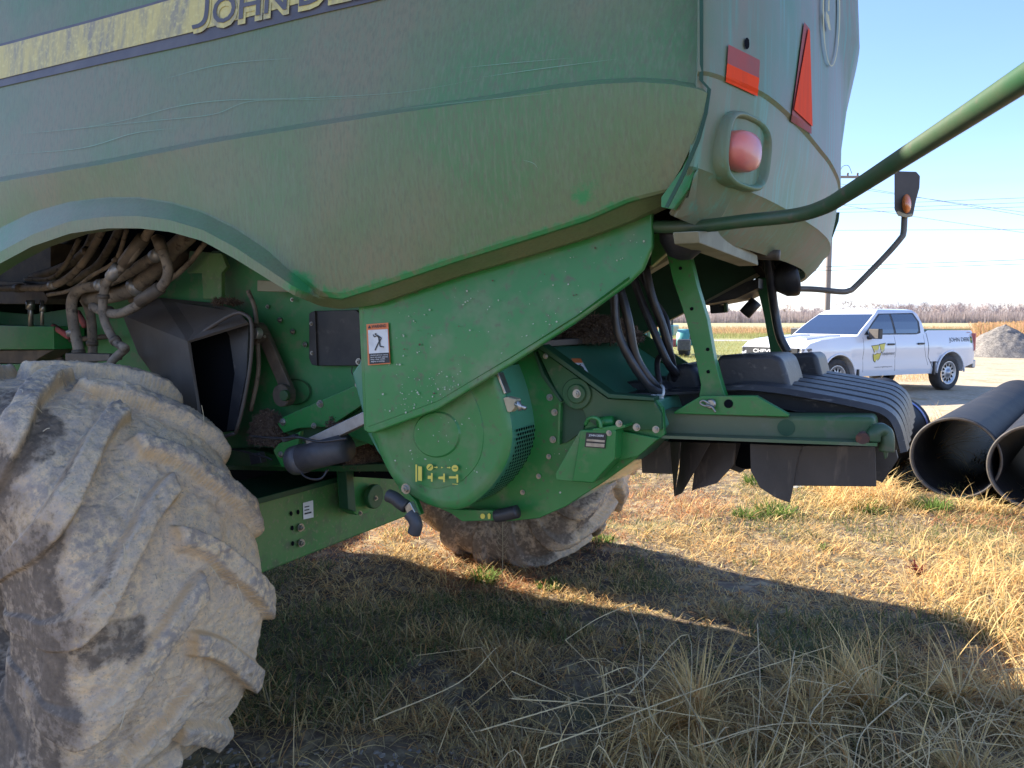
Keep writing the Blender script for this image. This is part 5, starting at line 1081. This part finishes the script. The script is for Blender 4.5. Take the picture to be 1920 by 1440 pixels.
for i in range(7):
    V, F = segs_geo(tree_segs(Vector((0, 0, 0)), 1.0, rnd, 5)); protos.append((np.array([tuple(v) for v in V], np.float32), np.array(F, np.int32)))
Vs, Fs, o_ = [], [], 0
for i in range(620):
    d = rnd.uniform(330, 400); xr = rnd.uniform(.03, .74)*d if i % 5 else rnd.uniform(-.1, .1)*d
    if .40 < xr/d < .47 and i % 3: continue
    base_h = 10.6 if xr/d > .48 else 8.4
    V, F = protos[i % 7]; h = base_h*rnd.uniform(.8, 1.22); a = rnd.uniform(0, 6.28); c_, s_ = math.cos(a), math.sin(a)
    q = V*h*np.array([1.25, 1.25, 1]); q = np.stack([q[:, 0]*c_-q[:, 1]*s_+xr, q[:, 0]*s_+q[:, 1]*c_+d, q[:, 2]], -1); Vs.append(q); Fs.append(F+o_); o_ += len(V)
wood = quick('far_wood', np.concatenate(Vs), np.concatenate(Fs), bark, smooth=False); tag(wood, kind='stuff')
# brushy undergrowth at the foot of the wood
n_ = 60000; y = RNG.uniform(325, 402, n_); x = y*RNG.uniform(-.02, .76, n_); c = (np.array([.46, .38, .35])*RNG.uniform(.6, 1.3, (n_, 1))).astype(np.float32)
V = np.zeros((n_, 4, 3), np.float32); L = RNG.uniform(1.5, 5.4, n_); ww = RNG.uniform(.05, .16, n_); le = RNG.normal(0, .5, n_)
V[:, 0] = np.stack([x-ww, y, x*0], -1); V[:, 1] = np.stack([x+ww, y, x*0], -1); V[:, 2] = np.stack([x+ww*.4+le, y, L], -1); V[:, 3] = np.stack([x-ww*.4+le, y, L], -1)
o = quick('wood_undergrowth', V.reshape(-1, 3), np.arange(n_*4).reshape(-1, 4), attrmat('brush', trans=.3), None, np.repeat(c, 4, 0), smooth=False); tag(o, kind='stuff')
for i, (px_, top, lb, hw) in enumerate([(1577, 553, 'round-crowned bare tree above the pickup roof, next to the pole', 1.0), (1628, 557, 'broad bare tree above the rear cab window of the pickup', 1.0), (1603, 566, 'small bare tree between the two round-crowned ones above the cab', .8), (1478, 556, 'slender bare tree just right of the far support post', .7)]):
    d = 300; xx = (px_-960)/FPX*d; H = CAMZ+(598-top)/FPX*d; t_ = thing('bare_tree', lb, 'tree', (xx, d, 0), rnd.uniform(0, 6), 'bare trees in front of the far wood')
    sg_ = tree_segs(Vector((0, 0, 0)), H*1.02, random.Random(20+i), 6); sg_ = [(Vector((p.x*1.3*hw, p.y*1.3*hw, p.z)), Vector((q.x*1.3*hw, q.y*1.3*hw, q.z)), max(r0, .035), max(r1, .03)) for p, q, r0, r1 in sg_]
    v, f = segs_geo(sg_[:1], 6); mk('trunk', v, f, bark, t_); v, f = segs_geo(sg_[1:]); mk('crown', v, f, bark, t_)
# utility pole with cross-arm, wires
PY = 40.0; polex = (1548-960)/FPX*PY; H = CAMZ+(598-326)/FPX*PY
woodm = P('weathered_pole_wood', (.26, .21, .19), (.34, .28, .25), 3, .4, .6, .85, st=(1, 1, .1)); wirem = P('wire_metal', (.05, .05, .06), rough=.5)
po = thing('utility_pole', 'weathered wooden utility pole rising behind the pickup and the rear hood', 'utility pole', (polex, PY, 0))
mk('pole', *cyl_geo((0, 0, -.2), (0, 0, 1), .165, H+.2, 14, .12), woodm, po)
v, f = box_geo((.2, -.16, H-.35), (2.4, .1, .12)); mk('crossarm', v, f, woodm, po, bev=.01)
for dx_ in (-.9, .35, .75, 1.25): 
    g1_ = cyl_geo((dx_, -.16, H-.29), (0, 0, 1), .05, .12, 8); g2_ = cyl_geo((dx_, -.16, H-.2), (0, 0, 1), .07, .06, 8, .03); v, f = merge([g1_, g2_]); mk('insulator', v, f, 'boot', po)
v, f = tube_geo(cat([Vector((.3, -.2, H-.2)), Vector((.45, -.2, H+.15)), Vector((.75, -.2, H+.2)), Vector((.95, -.2, H-.2))], 5), .015, 5); mk('jumper_wire', v, f, wirem, po)
wl_ = [((1400, 322), (1576, 345), (1920, 404), 'upper wire dropping from the pole crossarm to the right'), ((1400, 326), (1578, 350), (1920, 398), 'second wire dropping from the crossarm, close below the upper one'), ((1400, 384), (1580, 384), (1920, 371), 'topmost level wire right of the hood'), ((1400, 395), (1585, 392), (1920, 380), 'second level wire right of the hood'), ((1400, 397), (1590, 398), (1920, 388), 'third level wire right of the hood'),
       ((1400, 350), (1600, 388), (1890, 432), 'slack wire crossing the level wires down to the right'), ((1400, 433), (1570, 432), (1920, 430), 'single level wire passing behind the signal arm'), ((1400, 506), (1560, 500), (1920, 487), 'upper of the two low dark wires above the pickup'), ((1400, 513), (1560, 507), (1920, 495), 'lower of the two low dark wires above the pickup')]
for a, b, c_, lb in wl_:
    pts = [W(a[0], a[1], Y=PY-.16), W(b[0], b[1], Y=PY-.16), W(c_[0], c_[1], Y=PY-2), W(c_[0]+(c_[0]-b[0])*1.0, c_[1]+(c_[1]-b[1])*.9, Y=PY-4)]
    r = .013 if a[1] > 500 else .008; v, f = tube_geo(cat(pts, 6), r, 5); o = mk('power_line', [p-pts[0] for p in v], f, wirem); o.location = pts[0]; tag(o, lb, 'power line', 'power lines across the sky')

# ================================================================== PICKUP
fr = Vector((6.91, 16.5, 0)); rr0 = Vector((10.27, 18.2, 0)); fw = (fr-rr0).normalized(); lf = Vector((-fw.y, fw.x, 0))
tl = rr0-lf*.86; TK = thing('pickup_truck', 'white crew cab pickup with yellow door emblem parked on the gravel yard', 'pickup truck', (tl.x, tl.y, 0), math.atan2(fw.y, fw.x))
wht = P('white_truck_paint', (.74, .74, .76), rough=.22, coat=.7); MT['wht'] = wht
tgl = P('tinted_glass', (.015, .025, .05), rough=.04, spec=1, coat=1); chrome = P('bright_steel', (.45, .45, .46), rough=.42, metal=.8); tyr = P('car_tyre_rubber', (.035, .034, .035), (.06, .055, .05), 8, .4, .6, .8)
def tk(name, v, f, mat, par=TK, **k): return mk(name, v, f, mat, par, **k)
def arc(cx, r, a0, a1, n=12, cz=.43): return [(cx+r*math.cos(R_(a0+(a1-a0)*k/n)), cz+r*math.sin(R_(a0+(a1-a0)*k/n))) for k in range(n+1)]
side_t = [(-1.10, .62), (-1.13, .95), (-1.10, 1.36), (-1.06, 1.41), (.80, 1.42), (.86, 1.36), (3.10, 1.31), (3.55, 1.30), (4.25, 1.235), (4.55, 1.16), (4.68, 1.05), (4.72, .80), (4.70, .50), (4.60, .42)]+arc(3.75, .49, -2, 182)+[(3.2, .44), (2.0, .42), (.55, .42)]+arc(0, .49, -2, 182)+[(-.62, .55)]
lv = [(-.97, 0), (-1.0, 0), (-1.0, 0)]
n_ = len(side_t)
def yw(x, z): return 1.0-.035*math.exp(-((z-.80)/.16)**2)*(1 if .3 < x < 3.4 else .4)-.10*max(0, (z-.95)/.45)**1.5-.05*max(0, (.75-z)/.35)-.10*max(0, (x-4.0)/.7)**2-.03*max(0, (-.6-x)/.5)**2
tops = [(-1.13, 1.38), (-1.06, 1.41), (.80, 1.42), (.86, 1.36), (3.10, 1.31), (3.55, 1.30), (4.25, 1.235), (4.55, 1.16), (4.68, 1.05), (4.72, .95)]
def zbot(x):
    z = float(np.interp(x, [-1.13, -.62, -.5, .5, .6, 3.2, 4.3, 4.6, 4.72], [.62, .55, .44, .44, .42, .43, .43, .43, .5]))
    for c in (0, 3.75):
        if abs(x-c) < .49: z = max(z, .43+math.sqrt(.49**2-(x-c)**2))
    return z
xs = sorted(set([round(v_, 3) for v_ in list(np.linspace(-1.13, 4.72, 100))+[c+.49*math.cos(R_(k*7.5)) for c in (0, 3.75) for k in range(25)]])); NR = 12
V, F = [], []
for x in xs:
    z0_, z1_ = zbot(x), interp(tops, x)
    for sg in (1, -1):
        for k in range(NR): z = z0_+(z1_-z0_)*k/(NR-1); rnd_ = .05*max(0, (k-(NR-2))) ; V.append(Vector((x, sg*(yw(x, z)-rnd_*0), z)))
M2 = 2*NR
for i in range(len(xs)-1):
    for o2 in (0, NR): F += [(i*M2+o2+k, i*M2+o2+k+1, (i+1)*M2+o2+k+1, (i+1)*M2+o2+k) for k in range(NR-1)]
    F += [(i*M2+NR-1, i*M2+M2-1, (i+1)*M2+M2-1, (i+1)*M2+NR-1), (i*M2, i*M2+NR, (i+1)*M2+NR, (i+1)*M2)]
for i in (0, len(xs)-1): F += [(i*M2+k, i*M2+k+1, i*M2+NR+k+1, i*M2+NR+k) for k in range(NR-1)]
body = tk('body', V, F, wht, smooth=True); e_ = body.modifiers.new('e', 'EDGE_SPLIT'); e_.split_angle = R_(38)
for c in (0, 3.75):
    for sg in (1, -1):
        pth = [Vector((c+.50*math.cos(R_(a)), sg*(yw(c, .9)+.004), .43+.50*math.sin(R_(a)))) for a in range(0, 181, 10)]
        v, f = tube_geo(pth, .022, 8); tk('arch_lip', v, f, wht, body, smooth=True)
def ybody(x, z): return yw(x, z)
# bulged flank skin so the side catches light like pressed steel
xs = np.linspace(-1.08, 4.5, 60); V, F = [], []
# cab
secs = [(1.30, .86, 3.14, .93), (1.45, .88, 2.95, .90), (1.62, .92, 2.70, .855), (1.80, .99, 2.42, .79), (1.88, 1.08, 2.28, .72), (1.91, 1.22, 2.12, .60)]
V = []
for z, x0, x1, y in secs: V += [Vector((x0, y, z)), Vector((x1, y, z)), Vector((x1, -y, z)), Vector((x0, -y, z))]
F = [(4*j+k, 4*j+(k+1) % 4, 4*j+4+(k+1) % 4, 4*j+4+k) for j in range(5) for k in range(4)]+[(20, 21, 22, 23)]
cab = tk('cab', V, F, wht, bev=.03, seg=3)
def ycab(z): return float(np.interp(z, [s[0] for s in secs], [s[3] for s in secs]))
def sidew(name, pts, off=.006, mat=tgl, par=cab, sg=1):
    z0_, z1_ = min(p[1] for p in pts), max(p[1] for p in pts); zl = sorted(set([z0_+1e-4, z1_-1e-4]+[p[1] for p in pts if z0_+1e-3 < p[1] < z1_-1e-3]+[q[0] for q in secs if z0_ < q[0] < z1_])); V = []
    for z in zl:
        xs_ = []
        for (xa, za), (xb, zb) in zip(pts, pts[1:]+pts[:1]):
            if (za-z)*(zb-z) <= 0 and za != zb: xs_.append(xa+(xb-xa)*(z-za)/(zb-za))
        V += [Vector((min(xs_), sg*(ycab(z)+off), z)), Vector((max(xs_), sg*(ycab(z)+off), z))]
    return tk(name, V, [(2*i, 2*i+1, 2*i+3, 2*i+2) for i in range(len(zl)-1)], mat, par)
for sg in (1, -1):
    sidew('window_frame', [(2.93, 1.335), (2.60, 1.61), (2.33, 1.80), (1.15, 1.82), (1.02, 1.62), (1.04, 1.36), (1.2, 1.33)], .003, MT['black'], sg=sg)
    sidew('side_window', [(2.86, 1.36), (2.55, 1.61), (2.30, 1.775), (1.99, 1.785), (1.95, 1.36)], sg=sg)
    sidew('side_window', [(1.88, 1.36), (1.92, 1.785), (1.20, 1.79), (1.09, 1.62), (1.11, 1.40), (1.18, 1.36)], sg=sg)
def xws(z): return float(np.interp(z, [s[0] for s in secs], [s[2] for s in secs]))
wz = [1.345, 1.5, 1.65, 1.79]; V = []
for z in wz: V += [Vector((xws(z)+.012, ycab(z)-.05, z)), Vector((xws(z)+.012, -ycab(z)+.05, z))]
tk('windshield', V, [(2*i, 2*i+1, 2*i+3, 2*i+2) for i in range(3)], tgl, cab)
v, f = box_geo((.87, 0, 1.6), (.02, 1.3, .34)); tk('rear_window', v, f, tgl, cab)
# panel gaps, handles, mirror
def gap(pts, par=body):
    fine = [(a[0]+(b[0]-a[0])*k/5, a[1]+(b[1]-a[1])*k/5) for a, b in zip(pts[:-1], pts[1:]) for k in range(5)]+[pts[-1]]
    for (x0, z0), (x1, z1) in zip(fine[:-1], fine[1:]):
        p0, p1 = Vector((x0, ybody(x0, z0)+.001, z0)), Vector((x1, ybody(x1, z1)+.001, z1)); v, f = tube_geo([p0, p1], .006, 5); yield v, f
gg = list(gap([(.84, 1.36), (.82, 1.0), (.80, .8), (.62, .55), (.56, .46)])); v, f = merge(gg); tk('bed_gap', v, f, MT['blackd'], body)
gg = list(gap([(1.96, 1.31), (1.95, 1.0), (1.94, .52)]))+list(gap([(2.98, 1.28), (3.0, .95), (2.98, .52)]))+list(gap([(.95, 1.34), (.96, 1.0), (.80, .62)])); v, f = merge([(a, b) for a, b in gg]); tk('door_gap', [Vector((p.x, p.y-.004, p.z)) for p in v], f, MT['boot'], body)
for x in (2.12, 1.10):
    v, f = box_geo((x, ybody(x, 1.12)+.02, 1.12), (.22, .035, .04)); tk('door_handle', v, f, 'blackd', body, bev=.01)
v1 = box_geo((2.78, 1.10, 1.36), (.13, .26, .22)); v2 = box_geo((2.82, .97, 1.27), (.07, .12, .07)); v, f = merge([v1, v2]); tk('side_mirror', v, f, 'blackd', cab, bev=.02)
v, f = box_geo((2.78, -1.10, 1.36), (.13, .26, .22)); tk('side_mirror', v, f, 'blackd', cab, bev=.02)
v, f = box_geo((2.85, 1.10, 1.36), (.01, .24, .20)); tk('mirror_cap', v, f, 'boot', cab, bev=.004)
# hood bulges
for s in (-1, 1):
    v, f = merge([box_geo((3.75, s*.42, 1.285), (1.05, .30, .03), Matrix.Rotation(.065, 3, 'Y'))]); tk('hood_rib', v, f, wht, body, bev=.014, seg=3)
# front: grille bar, lettering, lamps, bumper
v, f = box_geo((4.70, 0, .98), (.06, 1.50, .17)); gril = tk('grille', v, f, 'blackd', body, bev=.01)
v, f = box_geo((4.71, 0, .76), (.05, 1.36, .22)); tk('grille', v, f, 'black', body, bev=.01)
uvt, tft = text_geo('CHEVROLET', .02); V = [Vector((4.737, .52-a*1.04, .935+b*.085)) for a, b in uvt]
V = [Vector((4.737, -.52+a*1.04, .935+b*.085)) for a, b in uvt]; tk('grille_lettering', V, tft, 'white', gril)
for s in (1, -1):
    v, f = box_geo((4.60, s*.83, 1.0), (.24, .17, .13), Matrix.Rotation(-s*.35, 3, 'Z')); tk('headlight', v, f, P('headlight_glass', (.5, .5, .52), (.1, .1, .1), 12, .45, .55, .1, coat=1), body, bev=.02)
    v, f = box_geo((4.46, s*.912, 1.0), (.16, .03, .09), Matrix.Rotation(-s*.2, 3, 'Z')); tk('side_marker', v, f, 'amber' if s > 0 else 'amber', body, bev=.01)
    v, f = box_geo((-1.10, s*.93, 1.13), (.07, .12, .42)); tk('tail_lamp', v, f, 'lens', body, bev=.012)
v, f = box_geo((4.74, 0, .56), (.14, 1.9, .2)); tk('front_bumper', v, f, chrome, body, bev=.03)
v, f = box_geo((-1.20, 0, .60), (.18, 1.9, .2)); tk('rear_bumper', v, f, chrome, body, bev=.03)
v, f = box_geo((1.9, 0, .60), (4.6, 1.3, .34)); tk('underbody', v, f, 'void', body)
v, f = box_geo((-.15, 0, 1.43), (1.75, 1.5, .01)); tk('bed_floor', v, f, MT['black'], body)
v, f = box_geo((-.1, -.86, 1.46), (1.9, .05, .05)); tk('bed_rail_bar', v, f, 'green', body, bev=.01)
v, f = box_geo((-.1, .84, 1.435), (1.95, .09, .02)); tk('bed_rail_cap', v, f, 'green', body, bev=.005)
v, f = box_geo((.60, .93, .55), (.05, .16, .3)); tk('mud_flap', v, f, 'blackd', body); v, f = box_geo((3.15, .93, .42), (.05, .14, .34)); tk('mud_flap', v, f, 'blackd', body)
# wheels
def carwheel(x, s):
    wh = bpy.data.objects.new('wheel', None); S.collection.objects.link(wh); wh.parent = TK; wh.location = (x, s*.83, .415)
    pr = [(.27, -.10), (.30, -.128), (.36, -.135), (.395, -.12), (.415, -.09), (.415, .09), (.395, .12), (.36, .135), (.30, .128), (.27, .10)]
    vs, fs = lathe_geo(pr, 48); tk('tyre', vs, fs, tyr, wh, smooth=True)
    vs, fs = lathe_geo([(.275, s*.12), (.255, s*.125), (.235, s*.10), (.19, s*.085), (.12, s*.105), (.075, s*.115), (.07, s*.14), (.001, s*.145)], 48); rim = tk('rim', vs, fs, chrome, wh, smooth=True)
    hs_ = []
    for k in range(12):
        a = 2*math.pi*k/12; c = Vector((.175*math.cos(a), s*.093, .175*math.sin(a))); r_ad = Vector((math.cos(a), 0, math.sin(a))); tg = Vector((-math.sin(a), 0, math.cos(a)))
        hs_.append(([c+r_ad*.045*math.cos(t)+tg*.024*math.sin(t)+Vector((0, s*.006*(1), 0)) for t in [2*math.pi*q/10 for q in range(10)]], [tuple(range(10))]))
    v, f = merge(hs_); tk('rim_opening', v, f, 'void', rim)
for x in (0, 3.75):
    for s in (1, -1): carwheel(x, s)
# markings
def bt(s, x0, x1, z, h, mat, bold=.01, off=.004):
    q, qf = text_geo(s, bold); xs_ = lambda a: x0+(x1-x0)*a
    return tk('lettering', [Vector((xs_(a), ybody(xs_(a), z+b*h)+off, z+b*h)) for a, b in q], qf, mat, body)
bt('JOHN DEERE', .06, -.80, 1.12, .125, MT['blackd'], .012)
bt('4X4', -.72, -.98, 1.345, .03, MT['dullred'], .0); bt('SILVERADO', .72, .28, .66, .045, MT['boot'], .0)
bt('Equipment', 2.40, 1.98, .86, .10, MT['boot'], .0); bt('www.wrightimp.com', 2.62, 2.04, .60, .04, MT['boot'], .0)
def bp_(name, pts, mat, off=.004): return tk(name, [Vector((x, ybody(x, z)+off, z)) for x, z in pts], [tuple(range(len(pts)))], mat, body)
emb = [[(2.76, 1.10), (2.50, 1.12), (2.52, 1.03), (2.58, .96), (2.62, 1.0), (2.66, .93), (2.70, 1.0)], [(2.50, 1.13), (2.28, 1.155), (2.34, .98), (2.42, .93), (2.46, 1.0)], [(2.70, .92), (2.62, .90), (2.56, .94), (2.50, .92), (2.42, .95), (2.46, .80), (2.52, .76), (2.54, .80), (2.60, .72), (2.66, .76)]]
for p in emb:
    bp_('emblem', [(x, z) for x, z in p], MT['blackd'], .003); cx_, cz_ = sum(a for a, b in p)/len(p), sum(b for a, b in p)/len(p); bp_('emblem', [(cx_+(x-cx_)*.86, cz_+(z-cz_)*.86) for x, z in p], MT['yellow'], .006)
bt('WRIGHT', 2.66, 2.36, .955, .05, MT['white'], .02, .008)
bp_('badge', [(-.90+.075*(abs(math.cos(t))**.6)*(1 if math.cos(t) > 0 else -1)-.02, 1.185+.08*(abs(math.sin(t))**.6)*(1 if math.sin(t) > 0 else -1)) for t in [2*math.pi*k/24 for k in range(24)]], MT['green'], .004)
bp_('badge', [(-.88, 1.14), (-.87, 1.20), (-.90, 1.23), (-.93, 1.215), (-.96, 1.20), (-.955, 1.14), (-.945, 1.18), (-.895, 1.18)], MT['yellow'], .007)
bp_('fuel_door', [(.50, 1.02), (.50, .86), (.32, .86), (.32, 1.02)], P('white_shadow_gap', (.60, .60, .62), rough=.3), .002)

for o in list(TK.children_recursive):
    if o.type == 'MESH' and o.parent is not None and not o.parent.name.startswith('wheel') and not o.name.startswith('rim_opening'):
        for vt in o.data.vertices:
            if vt.co.x < -.52: vt.co.x = -.52+(vt.co.x+.52)*.66
# ================================================================== TRACTOR FAR BEHIND
g_ = W(1243, 668, z=0); k_ = g_.y/FPX
TR = thing('old_tractor', 'teal green tractor seen far off between the hoses and the support post', 'tractor', (g_.x, g_.y, 0), R_(-20))
tealp = P('faded_teal_paint', (.05, .24, .20), (.09, .30, .25), 3, .4, .6, .4, coat=.3)
def fender(x):
    V, F = [], []
    for i in range(13):
        a = math.pi*(-.05+1.1*i/12)
        for y in (-.28, .28): V.append(Vector((x+y, math.cos(a)*.66, .58+math.sin(a)*.66)))
    F = [(2*i, 2*i+2, 2*i+3, 2*i+1) for i in range(12)]
    o = tk('fender', V, F, tealp, TR, smooth=True); s = o.modifiers.new('t', 'SOLIDIFY'); s.thickness = .05
for x in (-.95, .95):
    fender(x); vs, fs = lathe_geo([(.001, -.2), (.35, -.2), (.50, -.22), (.56, -.12), (.56, .12), (.50, .22), (.35, .2), (.001, .2)], 32, 'Y'); tk('wheel', [Vector((p.y+x, p.x, p.z+.56)) for p in vs], fs, tyr, TR, smooth=True)
for nm, c, s_, m_ in [('frame', (0, -.2, .62), (1.5, .7, .35), 'dullred'), ('engine_cover', (0, 1.6, 1.15), (.7, 1.8, .5), tealp), ('seat', (0, .2, 1.45), (.45, .45, .12), 'black'), ('seat_back', (0, -.05, 1.65), (.42, .1, .35), 'black'), ('drawbar', (0, -1.1, .45), (.16, 1.2, .12), 'dullred'), ('weight_block', (1.05, -.9, .55), (.55, .4, .5), 'cyl')]:
    v, f = box_geo(c, s_); tk(nm, v, f, m_, TR, bev=.06, seg=3)
for x in (-.6, .6):
    vs, fs = lathe_geo([(.001, -.1), (.40, -.1), (.42, 0), (.40, .1), (.001, .1)], 24); tk('wheel', [Vector((p.y+x, p.x+2.4, p.z+.42)) for p in vs], fs, tyr, TR, smooth=True)
tk('exhaust_stack', *cyl_geo((.2, 1.2, 1.3), (0, 0, 1), .06, .9, 10), 'black', TR)
v, f = tube_geo(cat([Vector((0, .9, 1.35)), Vector((0, .75, 1.75)), Vector((0, .62, 1.9))], 4), .03, 8); tk('steering_column', v, f, 'black', TR)

# ================================================================== CHAFF lying on the machine
def chaff(x, y, v, rx, rz, ry, n_, seed, dark=.5):
    c = EU*M(x, y, v=v).x+EV*M(x, y, v=v).y; z = M(x, y, v=v).z; r = random.Random(seed); gs = []
    q = lathe_geo([(math.cos(a)*rx*.9, math.sin(a)*rz*.9) for a in [math.pi/2*k/6 for k in range(7)]], 20, 'Z'); o_v = [Vector((p.x, p.y*ry/rx, p.z)) for p in q[0]]
    gs.append((o_v, q[1]))
    for i in range(n_):
        a, e = r.uniform(0, 6.28), math.asin(r.uniform(0, 1)); p = Vector((math.cos(a)*math.cos(e)*rx, math.sin(a)*math.cos(e)*ry, math.sin(e)*rz))*r.uniform(.88, 1.06)
        d = Vector((r.gauss(0, 1), r.gauss(0, 1), r.gauss(0, .6))).normalized()*r.uniform(.006, .022); gs.append(tube_geo([p-d, p+d], r.uniform(.0007, .0018), 3))
    v_, f_ = merge(gs); o = mk('chaff_heap', v_, f_, MT['chaff']); o.location = (c.x, c.y, z); o.rotation_euler = (0, 0, -TH); tag(o, kind='stuff'); return o
MT['chaff'] = P('chaff', (.20, .13, .085), (.11, .07, .05), 60, .4, .6, .95, c3=(.36, .26, .17), ns3=90, lo3=.58, hi3=.66, bump=1, bs=120)
chaff(503, 832, 2.2, .085, .13, .05, 1500, 1); chaff(1108, 640, 2.55, .17, .09, .22, 2600, 2); chaff(682, 876, 2.42, .10, .12, .08, 800, 3); chaff(630, 800, 2.14, .03, .035, .03, 200, 4); chaff(425, 570, 2.2, .05, .02, .05, 300, 5)
